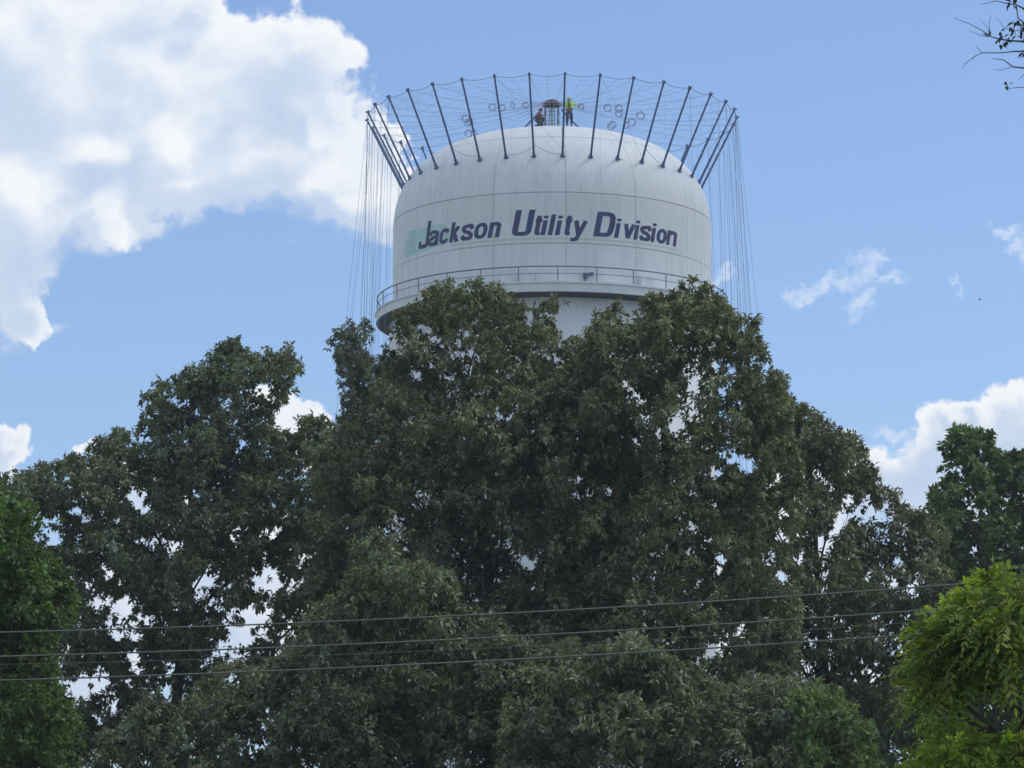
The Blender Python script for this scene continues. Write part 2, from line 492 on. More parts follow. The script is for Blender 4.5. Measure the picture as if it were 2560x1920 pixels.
# --- lettering wrapped round the tank: every letter is a few heavy strokes
def cat(P, n=5):
    P = [np.array(p, float) for p in P]; out = []
    for i in range(len(P) - 1):
        p0 = P[max(i - 1, 0)]; p1 = P[i]; p2 = P[i + 1]; p3 = P[min(i + 2, len(P) - 1)]
        for k in range(n):
            t = k / n
            out.append(.5 * ((2 * p1) + (-p0 + p2) * t + (2 * p0 - 5 * p1 + 4 * p2 - p3) * t * t + (-p0 + 3 * p1 - 3 * p2 + p3) * t ** 3))
    out.append(P[-1]); return out
def glyph(ch, W, H, wx, wy, dsc=0.0):
    a, b, e = wx / 2, wy / 2, W - wx / 2
    S = lambda *p: [np.array(q, float) for q in p]
    def dense(p, q, n=3): return [np.array(p) + (np.array(q) - np.array(p)) * t for t in np.linspace(0, 1, n)]
    if ch == 'o': return [[np.array([W / 2 + (W / 2 - a) * math.copysign(abs(math.cos(q)) ** .8, math.cos(q)), H / 2 + (H / 2 - b) * math.copysign(abs(math.sin(q)) ** .8, math.sin(q))]) for q in np.linspace(0, 2 * math.pi, 29)]]
    if ch == 'c': return [[np.array([W / 2 + (W / 2 - a) * math.copysign(abs(math.cos(q)) ** .8, math.cos(q)), H / 2 + (H / 2 - b) * math.copysign(abs(math.sin(q)) ** .8, math.sin(q))]) for q in np.linspace(.45, 2 * math.pi - .45, 25)]]
    if ch == 'n': return [dense((a, 0), (a, H)), cat([(a, H * .66), (W * .36, H * .86), (W * .62, H - b), (e - .01, H * .80), (e, H * .6)]) + dense((e, H * .55), (e, 0))]
    if ch == 'a': return [cat([(a * .9, H * .70), (W * .26, H * .90), (W * .55, H - b), (e, H * .80), (e, H * .6)]) + dense((e, H * .5), (e, 0)),
                          cat([(e, H * .58), (W * .5, H * .54), (a, H * .40), (a, H * .2), (W * .38, b), (W * .66, H * .14), (e, H * .32)])]
    if ch == 's': return [cat([(W * .97 - a * .6, H * .68), (W * .74, H * .90), (W * .46, H - b), (W * .16, H * .84), (a * .9, H * .70), (W * .28, H * .57), (W * .62, H * .47), (e, H * .31), (W * .80, H * .12), (W * .5, b), (W * .24, H * .12), (a * .7, H * .32)])]
    x = H * .76
    if ch == 'k': return [dense((a, 0), (a, H)), dense((a, x * .42), (W - a * .9, x)), dense((W * .42, x * .60), (W - a * .9, 0))]
    if ch == 'i': return [dense((a, 0), (a, x)), dense((a, H * .86), (a, H))]
    if ch == 'l': return [dense((a, 0), (a, H))]
    if ch == 't':
        m = W * .42
        return [dense((m, H), (m, H * .3)) + cat([(m, H * .28), (m + .02, b * 1.3), (W * .92, b)]), dense((-.01, x), (W * .93, x))]
    if ch == 'v': return [dense((a, H), (W * .5, b * .4)), dense((e, H), (W * .5, b * .4))]
    if ch == 'y': return [dense((a, H), (W * .5, H * .06)), dense((e, H), (W * .42, -dsc * .45)) + cat([(W * .40, -dsc * .6), (W * .25, -dsc + b), (0, -dsc + b)])]
    if ch == 'U': return [dense((a, H), (a, H * .36)) + cat([(a, H * .32), (a + .04, H * .12), (W / 2, b), (e - .04, H * .12), (e, H * .32)]) + dense((e, H * .36), (e, H))]
    if ch == 'D': return [dense((a, 0), (a, H)), dense((a, H - b), (W * .46, H - b)) + cat([(W * .50, H - b), (W * .76, H - b * 1.5), (e, H * .70), (e, H * .34), (W * .76, b * 1.5), (W * .50, b)]) + dense((W * .46, b), (a, b))]
    if ch == 'J': return [dense((e, H), (e, H * .30)) + cat([(e, H * .26), (e - .05, H * .09), (W * .45, b), (a + .02, H * .10), (a, H * .28)])]
def front_pt(px, py, r):
    """point of the cylinder of radius r that shows at pixel (px,py), as angle (rad) and height"""
    a = math.asin(max(-1, min(1, (px - 1380) / (r / 0.02452))))
    for _ in range(3):
        Y = D - r * math.cos(a)
        q = at(px, py, Y); a = math.asin(max(-1, min(1, (q[0] - TX) / r)))
    return a, q[2]
ZB = front_z(588)                     # baseline height
# letter, left px, right px of the slanted letter (photograph pixels), height in px at the front, drop below the line
LET = [('J', 1046, 1078, 63, 0), ('a', 1071, 1097, 37, 0), ('c', 1098, 1124, 37, 0), ('k', 1124, 1152, 48, 0), ('s', 1153, 1184, 38, 0),
       ('o', 1185, 1219, 38, 0), ('n', 1219, 1254, 37, 0),
       ('U', 1281, 1335, 62, 0), ('t', 1333, 1356, 47, 0), ('i', 1351, 1373, 47, 0), ('l', 1369, 1392, 50, 0), ('i', 1387, 1409, 47, 0), ('t', 1408, 1432, 47, 0), ('y', 1429, 1469, 36, 14),
       ('D', 1487, 1538, 60, 0), ('i', 1535, 1559, 47, 0), ('v', 1555, 1588, 36, 0), ('i', 1583, 1605, 47, 0), ('s', 1599, 1628, 37, 0), ('i', 1626, 1647, 46, 0), ('o', 1641, 1667, 36, 0), ('n', 1665, 1693, 36, 0)]
def build_letters():
    mp = 0.02452
    for (ch, x0, x1, h, desc) in LET:
        sl = 0.20
        H = h * mp / math.cos(R_(10.9)); Ds = desc * mp / math.cos(R_(10.9))
        a0, _ = front_pt(x0, 588, RT); a1, _ = front_pt(x1, 588, RT)
        k_ = .45 if ch in 'ocsaD' else (.6 if ch == 'U' else (.8 if ch in 'kvy' else 1.0))
        Wd = (a1 - a0) * RT - sl * H * k_
        a0 -= sl * H * (1 - k_) * .5 / RT
        a0 -= .02 * Wd / RT; Wd *= 1.05
        cap = ch in 'UDJ'
        wx = .36 if ch in 'UD' else (.30 if ch == 'J' else .27); wy = .24 if cap else .215
        if ch in 'il': Wd = wx
        if ch == 't': Wd = max(Wd, .40)
        vs = []; F = []
        for si, path in enumerate(glyph(ch, Wd, H, wx, wy, Ds)):
            P = np.array(path); n = len(P); rl = RT + .010 + .005 * si
            closed = np.linalg.norm(P[0] - P[-1]) < 1e-6
            base = len(vs)
            for i in range(n):
                t = P[min(i + 1, n - 1)] - P[max(i - 1, 0)]
                if closed and i in (0, n - 1): t = P[1] - P[-2]
                t /= np.linalg.norm(t) + 1e-9
                nx, ny = -t[1] * wx / 2, t[0] * wy / 2
                for sg in (1, -1):
                    X = P[i][0] + sg * nx; Yy = P[i][1] + sg * ny
                    X += (Yy + Ds * 0) * sl
                    a = a0 + X / RT
                    for r in (rl, rl - .03): vs.append((TX + r * math.sin(a), D - r * math.cos(a), ZB + Yy))
            for i in range(n - 1):
                o = base + i * 4; q = o + 4
                F += [(o, q, q + 2, o + 2), (o, o + 1, q + 1, q), (o + 2, q + 2, q + 3, o + 3)]
            if not closed:
                F += [(base, base + 2, base + 3, base + 1), (base + 4 * (n - 1), base + 4 * (n - 1) + 1, base + 4 * (n - 1) + 3, base + 4 * (n - 1) + 2)]
        m2 = bpy.data.meshes.new("letter"); m2.from_pydata(vs, [], F); m2.update()
        link("letter", m2, M_letter, tower)
build_letters()

def cyl_patch(name, poly_top, poly_bot, mat, r, n=24):
    """curved sheet between two pixel polylines (same x range)"""
    xs = np.linspace(poly_top[0][0], poly_top[-1][0], n)
    yt = np.interp(xs, [p[0] for p in poly_top], [p[1] for p in poly_top])
    yb = np.interp(xs, [p[0] for p in poly_bot], [p[1] for p in poly_bot])
    vs = []
    for x, a_, b_ in zip(xs, yt, yb):
        for y in (a_, b_):
            for rr in (r, r - .02):
                a, z = front_pt(x, y, RT); vs.append((TX + rr * math.sin(a), D - rr * math.cos(a), z))
    fs = []
    for i in range(n - 1):
        o = i * 4; p = o + 4
        fs += [(o, o + 2, p + 2, p), (o, p, p + 1, o + 1), (o + 2, o + 3, p + 3, p + 2)]
    fs += [(0, 1, 3, 2), ((n - 1) * 4, (n - 1) * 4 + 2, (n - 1) * 4 + 3, (n - 1) * 4 + 1)]
    me = bpy.data.meshes.new(name); me.from_pydata(vs, [], fs); me.update()
    return link(name, me, mat, tower, False)
def bl_y(px, dy=0):        # pixel y of the line dy px under the baseline at the column px
    a, _ = front_pt(px, 588, RT)
    return proj(np.array([TX + RT * math.sin(a), D - RT * math.cos(a), ZB]))[1] + dy
cyl_patch("faded_emblem", [(1011, 632), (1016, 590), (1022, 578), (1040, 574), (1062, 570), (1085, 562), (1110, 558), (1124, 572)],
          [(1011, 634), (1016, 648), (1022, 644), (1040, 636), (1062, 627), (1085, 618), (1110, 612), (1124, 606)], M_teal, RT + .002, 40)
for (sx_, sy_, r_) in ((1030, 602, 5), (1026, 629, 4), (1038, 626, 4), (1034, 580, 4)):
    k = [(sx_ + r_ * math.cos(q), sy_) for q in np.linspace(math.pi, 0, 9)]
    cyl_patch("faded_emblem_spot", [(x, sy_ - math.sqrt(max(0, r_ * r_ - (x - sx_) ** 2))) for x, _ in k], [(x, sy_ + math.sqrt(max(0, r_ * r_ - (x - sx_) ** 2)) + .01) for x, _ in k], M_teal2, RT + .005, 9)
xs_ = np.linspace(1126, 1696, 40)
cyl_patch("faded_underline", [(x, bl_y(x, 6)) for x in xs_], [(x, bl_y(x, 10)) for x in xs_], M_green, RT + .002, 60)
cyl_patch("faded_underline", [(x, bl_y(x, 17)) for x in xs_], [(x, bl_y(x, 19)) for x in xs_], M_green, RT + .002, 60)

# --- roof vent frame with rusty cap
vent = empty("roof_vent", (TX, D, ZA + .06), "open roof vent with rusty domed cap at the very top of the tank", "vent")
def build_vent():
    zb = ZA + .065; hz = 2.32
    MB().lathe(TC, [(.34, zb), (.62, zb), (.62, zb + .07), (.34, zb + .07)], 24, closed=True).build("base_ring", M_rail, vent)
    prof = [(.02, zb + hz + .06)] + [(.57 * math.sin(q), zb + hz - .36 + .42 * math.cos(q)) for q in np.linspace(.2, 1.45, 8)] + [(.56, zb + hz - .36), (.52, zb + hz - .36)] + [(.52 * math.sin(q), zb + hz - .40 + .40 * math.cos(q)) for q in np.linspace(1.4, .05, 7)]
    MB().lathe(TC, prof, 24).build("cap", M_rust, vent, True)
    for a in (20, 70, 128, 180, 232, 290, 340):
        p = cyl(a, 0, .46)
        MB().tube([(p[0], p[1], zb + .06), (p[0], p[1], zb + hz - .3)], .032, 8).build("post", M_rail, vent)
    MB().tube([(TX, D, zb + .02), (TX, D, zb + hz - .08)], .075, 12).build("centre_pipe", mat_plain("vent_pipe_paint", (.33, .45, .40), .6), vent, True)
    for z in (.95, 1.5):
        MB().tube([cyl(a, zb + z, .51) for a in np.linspace(0, 360, 25)], .02, 5, False).build("hoop", M_rail, vent)
    # arms that carry the cable ends
    for a in (-92, 96, 180):
        e = cyl(a, 0, 2.34); e[2] = dome_z(2.34) + .03
        s = cyl(a, zb + 1.75, .60)
        MB().tube([s, e], .055, 8).build("strut", M_spar, vent)
        MB().box((e[0], e[1], e[2] + .03), .3, .3, .06, R_(a)).build("foot_plate", M_spar, vent)
build_vent()

# --- rigging poles
RB, RTOP, ZT = 9.16, 11.39, 59.19
NS = 34; A_OFF = 3.35
ZTF = ZT
BOTZ = dome_z(RB)
tops = []
ORD = ['first', 'second', 'third', 'fourth', 'fifth', 'sixth', 'seventh', 'eighth', 'ninth', 'tenth', 'eleventh', 'twelfth', 'thirteenth', 'fourteenth', 'fifteenth', 'sixteenth', 'seventeenth', 'eighteenth', 'nineteenth', 'twentieth']
def pole_meshes():
    L0 = math.hypot(RTOP - RB, ZT - BOTZ - .12)
    out = {}
    m = MB().tube([(0, 0, 0), (0, 0, L0)], [.068, .056], 8); out['pole'] = (m, M_spar)
    m = MB().box((0, 0, -.02), .25, .20, .10).box((0, 0, .10), .14, .12, .20); out['base_bracket'] = (m, M_spar)
    m = MB().box((0, 0, L0 - .02), .125, .11, .20).tube([(0, -.12, L0 + .06), (0, .12, L0 + .06)], .055, 8); out['pulley_head'] = (m, M_spar)
    res = {}
    for k, (m, mt) in out.items():
        me = bpy.data.meshes.new(k); me.from_pydata(m.v, [], m.f); me.update(); me.materials.append(mt); res[k] = me
    return res
PMESH = pole_meshes()
angs = [((A_OFF + k * 360.0 / NS + 180) % 360) - 180 for k in range(NS)]
fr = sorted([a for a in angs if abs(a) <= 95])
bk = sorted([a for a in angs if abs(a) > 95])
def build_poles():
    for a in fr + bk:
        base = cyl(a, BOTZ + .10, RB); top = cyl(a, ZT, RTOP)
        tops.append((a, top))
        if a in fr:
            i = fr.index(a)
            nl, nr = i, len(fr) - 1 - i
            if -9 < a < 0: lab = "upright blue rigging pole in front of the crouching worker by the roof vent"
            elif 0 < a < 9: lab = "upright blue rigging pole beside the worker in yellow vest"
            elif nl <= nr: lab = "leaning blue rigging pole on the dome, %s from the left end of the front row" % ORD[nl]
            else: lab = "leaning blue rigging pole on the dome, %s from the right end of the front row" % ORD[nr]
            g_ = "rigging poles standing round the dome"
        else:
            side = abs(a)
            if side < 130:
                j = sorted([abs(q) for q in bk if (q < 0) == (a < 0)]).index(side)
                lab = "far rigging pole showing %s behind the %s edge of the dome" % (['almost fully', 'partly', 'as a short stub', 'as a mere tip'][min(j, 3)], 'left' if a < 0 else 'right')
            else: lab = "rigging pole on the far side of the dome, hidden by it"
            g_ = "rigging poles standing round the dome" if side < 130 else "rigging poles hidden behind the dome"
        e = empty("rigging_pole", tuple(base), lab, "rigging pole", g_)
        d = Vector(tuple(top - base))
        q = d.to_track_quat('Z', 'Y')
        e.rotation_mode = 'QUATERNION'; e.rotation_quaternion = q
        e.empty_display_size = .2
        for k, me in PMESH.items():
            o = bpy.data.objects.new(k, me); COL.objects.link(o); o.parent = e
build_poles()
tops.sort(key=lambda q: q[0])
TOPS = [t for _, t in tops]

# --- the rope web, ring rope and hanging ropes
def sag(p, q, s, n=8):
    return [p + (q - p) * t + np.array([0, 0, -s * 4 * t * (1 - t)]) for t in np.linspace(0, 1, n)]
HUB = np.array([TX, D, ZA + 2.15])
RADS = []
def build_ropes():
    ring = MB()
    mids = []
    for i in range(NS):
        p, q = TOPS[i], TOPS[(i + 1) % NS]
        s_ = sag(p, q, .16, 7); mids.append(s_[3])
        ring.tube(s_, .018, 5, False)
    o = ring.build("ring_rope", M_rope); tag(o, "sagging rope strung from tip to tip of the rigging poles", "rope")
    web = MB()
    for i in range(NS):
        h = HUB + np.array([.55 * math.sin(R_(tops[i][0])), -.55 * math.cos(R_(tops[i][0])), 0])
        s_ = sag(TOPS[i], h, .35 + .25 * random.random(), 12); RADS.append(s_)
        web.tube(s_, .0095, 4, False)
        h2 = h + np.array([0, 0, -.12])
        web.tube(sag(mids[i], h2, .5 + .4 * random.random(), 10), .0065, 3, False)
    # rings of cross ropes
    for fr_ in (.10, .18, .27, .35, .43, .52, .60, .68, .76, .85):
        for i in range(NS):
            if random.random() < .12: continue
            def P_(k, f):
                s_ = RADS[k % NS]; x = f * (len(s_) - 1); j = int(x); return s_[j] * (1 - x + j) + s_[min(j + 1, len(s_) - 1)] * (x - j)
            f2 = fr_ + random.uniform(-.015, .015)
            web.tube(sag(P_(i, f2), P_(i + 1, fr_), .05, 4), .0065, 3, False)
    # crossing lines from pole tops down to the feet of the neighbours
    for i in range(NS):
        if i % 3: continue
        b = cyl(tops[(i + 2) % NS][0], BOTZ + .5, RB)
        web.tube([TOPS[i], b], .009, 3, False)
    o = web.build("rope_web", M_rope); tag(o, "web of thin ropes strung between the rigging poles and the roof vent", "rope net", kind='stuff')
    # hanging ropes
    for i in range(NS):
        for j, src in enumerate((TOPS[i], mids[i])):
            a = math.degrees(math.atan2(src[0] - TX, -(src[1] - D)))
            for rep in range(2 if abs(abs(a) - 90) < 35 else 1):
                if j == 1 and random.random() < .25: continue
                r0 = math.hypot(src[0] - TX, src[1] - D)
                r1 = random.choice((11.9, 12.4, 13.0, 14.2, 15.6, 17.0)) + random.uniform(-.3, .3)
                a1 = a + random.uniform(-2.2, 2.2)
                e = cyl(a1, 0.0, r1)
                s0 = src + np.array([0, 0, -.02])
                m = MB().tube([s0, s0 + (e - s0) * .33 + np.array([0, 0, 0]), s0 + (e - s0) * .66, e], (.0095 if j == 0 else .007) * (.35 if abs(a) < 60 else 1.0), 4, False)
                o = m.build("hanging_rope", M_rope)
                side = "left of" if a < -55 else ("right of" if a > 55 else "in front of")
                if abs(a) > 125: side = "behind"
                tag(o, "thin rope hanging straight down from the pole ring %s the tank" % side, "rope", "thin ropes hanging %s the tank" % side)
    # stay ropes low on the dome
    for k, (a_, b_, f1, f2) in enumerate(((-39, -28.4, .8, .25), (-17.9, -7.3, .15, .55), (24.5, 45.7, .05, .05), (35.1, 45.7, .9, .1), (-7.3, 3.3, .7, .1))):
        p = cyl(a_, BOTZ + f1 + .1, RB + .3 * f1); q = cyl(b_, BOTZ + f2 + .1, RB + .3 * f2)
        o = MB().tube(sag(p, q, .18, 7), .016, 5, False).build("stay_rope", M_rope)
        tag(o, ["stay rope sagging low across the dome front, leftmost of the five", "stay rope sagging low between poles left of the vent", "long stay rope low on the right of the dome",
                "short sloping stay rope low on the right of the dome", "stay rope low on the dome below the worker in yellow vest"][k], "rope", "stay ropes between pole feet")
build_ropes()

# --- coils of rope hung on the web
COILS = [((1231, 267), 9, "leftmost of three coils level with the vent cap"), ((1255, 269), 8, "half hidden by a pole, left of the vent"), ((1281, 262), 9, "narrow coil seen nearly edge-on left of the vent"),
         ((1314, 262), 7, "small tangled coil next to the crouching worker"), ((1164, 296), 9, "upper coil of the left trio"), ((1168, 307), 8, "lower coil of the left trio"), ((1175, 304), 8, "right coil of the left trio"),
         ((1171, 333), 9, "lowest coil on the left just above the dome"), ((1185, 333), 8, "coil beside the lowest left one above the dome"),
         ((1452, 266), 7, "small dark one right of the worker in yellow"), ((1519, 269), 9, "round coil level with the vest worker"), ((1547, 271), 9, "upper coil of the stacked pair on the right"),
         ((1547, 283), 9, "lower coil of the stacked pair on the right"), ((1531, 311), 9, "double coil low on the right above the dome"), ((1526, 316), 8, "coil behind the double one low on the right"),
         ((1579, 305), 10, "large round coil low on the right"), ((1601, 288), 10, "rightmost large round coil"), ((1565, 313), 8, "slack coil hanging lowest on the right")]
def build_coils():
    allp = [(p) for s_ in RADS for a_, b_ in zip(s_[:-1], s_[1:]) for p in [a_ + (b_ - a_) * t for t in (0, .25, .5, .75)]]
    A = np.array(allp); A = A[A[:, 1] < D + 10]
    qx, qy = proj(A)
    for (c, r, lab) in COILS:
        d = np.hypot(qx - c[0], (qy - (c[1] - r)))
        j = int(np.argmin(d + np.abs(A[:, 1] - D) * .12))
        Y = A[j][1]
        p = at(c[0], c[1], Y); rr = r * .0245
        ax = (random.uniform(-.4, .4), -1, random.uniform(-.2, .3))
        if 'edge-on' in lab: ax = (1, -.55, .1)
        m = MB().torus(p, rr, .022, ax, 20, 6).torus(p + np.array([.03, .04, -.03]), rr * .93, .02, (ax[0] + .15, -1, ax[2]), 20, 5)
        a_ = A[j]
        m.tube([a_, p + np.array([0, 0, rr])], .012, 4)
        tag(m.build("rope_coil", M_rope, None, True), "coil of rope hung in the web, " + lab, "rope coil", "coils of rope hung in the web")
build_coils()

# clamp on the walkway rail
p = cyl(11.6, Z_DECK + .46, 10.0)
cl = empty("clamp_tool", tuple(p), "small dark blue clamp-like tool behind the walkway railing under the lettering", "tool")
MB().box((p[0], p[1], p[2] + .10), .62, .22, .16).box((p[0] + .22, p[1], p[2] + .17), .20, .26, .10).build("body", M_spar, cl)
MB().box((p[0] - .16, p[1], p[2] - .06), .22, .18, .20).tube([(p[0] - .2, p[1], p[2] - .1), (p[0] - .2, p[1], p[2] - .44)], .045, 6).build("handle", M_spar, cl)

# ------------------------------------------------------------------ workers
def skin_mesh(name, verts, edges, radii, mat, parent, subd=1, root=0):
    me = bpy.data.meshes.new(name); me.from_pydata([tuple(map(float, v)) for v in verts], edges, []); me.update()
    o = bpy.data.objects.new(name, me); COL.objects.link(o)
    md = o.modifiers.new("s", 'SKIN'); sb = o.modifiers.new("d", 'SUBSURF'); sb.levels = subd; sb.render_levels = subd
    me.skin_vertices[0].data
    for i, r in enumerate(radii):
        sv = me.skin_vertices[0].data[i]
        sv.radius = (r, r) if not hasattr(r, '__len__') else r
        sv.use_root = (i == root)
    dg = bpy.context.evaluated_depsgraph_get()
    nm = bpy.data.meshes.new_from_object(o.evaluated_get(dg))
    COL.objects.unlink(o); bpy.data.objects.remove(o)
    nm.name = name
    return link(name, nm, mat, parent, True)
def add_skin_layer(me):
    if not me.skin_vertices:
        pass
M_skin = mat_plain("skin", (.36, .21, .15), .6)
def worker(J, loc, label, shirt, trousers, hat, vest_stripe=None):
    """J joint dict in local metres (x right, y away, z up) at loc"""
    L = np.array(loc)
    e = empty("person", tuple(loc), label, "person")
    j = {k: L + np.array(v, float) for k, v in J.items()}
    names = ['pelvis', 'belly', 'chest', 'neck', 'headlow', 'head', 'crown']
    V = [j['pelvis'], j['belly'], j['chest'], j['neck'], j['headlow'], j['head'], j['crown']]
    rad = [.15, .16, (.20, .15), .055, .075, .095, .06]
    E = [(0, 1), (1, 2), (2, 3), (3, 4), (4, 5), (5, 6)]
    def chain(root, pts, rs):
        k = root
        for p, r in zip(pts, rs):
            V.append(p); rad.append(r); E.append((k, len(V) - 1)); k = len(V) - 1
        return k
    for s in ('l', 'r'):
        hipk = chain(0, [j['hip_' + s], j['knee_' + s], j['ankle_' + s], j['toe_' + s]], [.095, .06, .042, .035])
        wk = chain(2, [j['sh_' + s], j['el_' + s], j['wr_' + s]], [.06, .042, .028])
        d = j['wr_' + s] - j['el_' + s]; d /= np.linalg.norm(d)
        side = np.cross(d, np.array([0, 1.0, 0.2])); side /= np.linalg.norm(side) + 1e-6
        palm = chain(wk, [j['wr_' + s] + d * .07], [.03])
        for q, ln in zip((-1.5, -.5, .5, 1.5), (.075, .085, .08, .06)):
            b = j['wr_' + s] + d * .095 + side * .016 * q
            chain(palm, [b, b + d * ln * .55 + np.array([0, .01, -.01]), b + d * ln + np.array([0, .02, -.03])], [.010, .009, .008])
        b = j['wr_' + s] + d * .04 + side * .035
        chain(wk, [b, b + d * .05 + side * .02], [.011, .009])
    skin_mesh("body", V, E, rad, M_skin, e, 1)
    # face
    fd = j['face'] - j['head']; fd /= np.linalg.norm(fd)
    sd_ = np.cross(fd, (0, 0, 1)); sd_ /= np.linalg.norm(sd_)
    fm = MB(); hc = j['head']
    fm.tube([hc + fd * .085 + np.array([0, 0, .01]), hc + fd * .118 + np.array([0, 0, -.03])], [.012, .018], 6)
    for s in (-1, 1):
        fm.tube([hc + sd_ * s * .085 + np.array([0, 0, .02]), hc + sd_ * s * .105 + np.array([0, 0, -.03])], [.02, .012], 6)
    fm.build("nose_and_ears", M_skin, e, True)
    # clothes
    skin_mesh("trousers", [j['pelvis'] + (j['belly'] - j['pelvis']) * .75, j['pelvis'], j['hip_l'], j['knee_l'], j['ankle_l'] + (j['knee_l'] - j['ankle_l']) * .08, j['hip_r'], j['knee_r'], j['ankle_r'] + (j['knee_r'] - j['ankle_r']) * .08],
              [(0, 1), (1, 2), (2, 3), (3, 4), (1, 5), (5, 6), (6, 7)], [.165, .18, .135, .098, .08, .135, .098, .08], trousers, e, 1)
    skin_mesh("shirt", [j['pelvis'] + (j['belly'] - j['pelvis']) * .15, j['belly'], j['chest'], j['neck'] - (j['neck'] - j['chest']) * .3, j['sh_l'], j['el_l'], j['el_l'] + (j['wr_l'] - j['el_l']) * .7, j['sh_r'], j['el_r'], j['el_r'] + (j['wr_r'] - j['el_r']) * .7],
              [(0, 1), (1, 2), (2, 3), (2, 4), (4, 5), (5, 6), (2, 7), (7, 8), (8, 9)], [.19, .20, (.25, .20), .10, .115, .088, .06, .115, .088, .06], shirt, e, 1)
    for s in ('l', 'r'):
        a_, t_ = j['ankle_' + s], j['toe_' + s]
        skin_mesh("boot", [a_ + (j['knee_' + s] - a_) * .18, a_, (a_ + t_) / 2 + np.array([0, 0, -.005]), t_], [(0, 1), (1, 2), (2, 3)], [.058, .06, .052, .042], mat_boot, e, 1)
    hb = MB(); zc = j['head'][2] + .03
    n = 12
    hb.lathe((j['head'][0], j['head'][1]), [(.16, zc + .015), (.125, zc + .02), (.118, zc + .07), (.085, zc + .115), (.02, zc + .135)], 16)
    hb.build("helmet", hat, e, True)
    if vest_stripe:
        c_ = j['chest']; bl_ = j['belly']
        vm = MB()
        # dark harness straps crossing the back and a waist belt
        yb = min(c_[1], bl_[1]) - .215
        vm.tube([(c_[0] - .10, yb + .03, c_[2] + .17), (c_[0] + .02, yb - .01, c_[2]), (bl_[0] + .08, yb + .02, bl_[2] - .02)], .022, 6)
        vm.tube([(c_[0] + .10, yb + .03, c_[2] + .17), (c_[0] - .02, yb - .01, c_[2]), (bl_[0] - .08, yb + .02, bl_[2] - .02)], .022, 6)
        vm.tube([(c_[0], yb, c_[2] + .08), (c_[0], yb, c_[2] - .14)], .05, 6)
        vm.lathe((bl_[0], bl_[1]), [(.200, bl_[2] - .12), (.225, bl_[2] - .12), (.225, bl_[2] - .06), (.200, bl_[2] - .06)], 20, closed=True)
        vm.build("harness", vest_stripe, e)
    return e
mat_boot = mat_plain("boot_leather", (.03, .025, .02), .7)
# the skin modifier needs its layer: create through bmesh
def skin_mesh(name, verts, edges, radii, mat, parent, subd=1, root=0):
    bm = bmesh.new(); lay = bm.verts.layers.skin.verify()
    vv = []
    for i, v in enumerate(verts):
        q = bm.verts.new(tuple(map(float, v))); vv.append(q)
        r = radii[i]; q[lay].radius = (r, r) if not hasattr(r, '__len__') else r
        q[lay].use_root = (i == root)
    for a_, b_ in edges: bm.edges.new((vv[a_], vv[b_]))
    me = bpy.data.meshes.new(name); bm.to_mesh(me); bm.free()
    o = bpy.data.objects.new(name, me); COL.objects.link(o)
    o.modifiers.new("s", 'SKIN'); sb = o.modifiers.new("d", 'SUBSURF'); sb.levels = subd; sb.render_levels = subd
    dg = bpy.context.evaluated_depsgraph_get()
    nm = bpy.data.meshes.new_from_object(o.evaluated_get(dg))
    COL.objects.unlink(o); bpy.data.objects.remove(o)
    nm.name = name; nm.materials.clear()
    return link(name, nm, mat, parent, True)

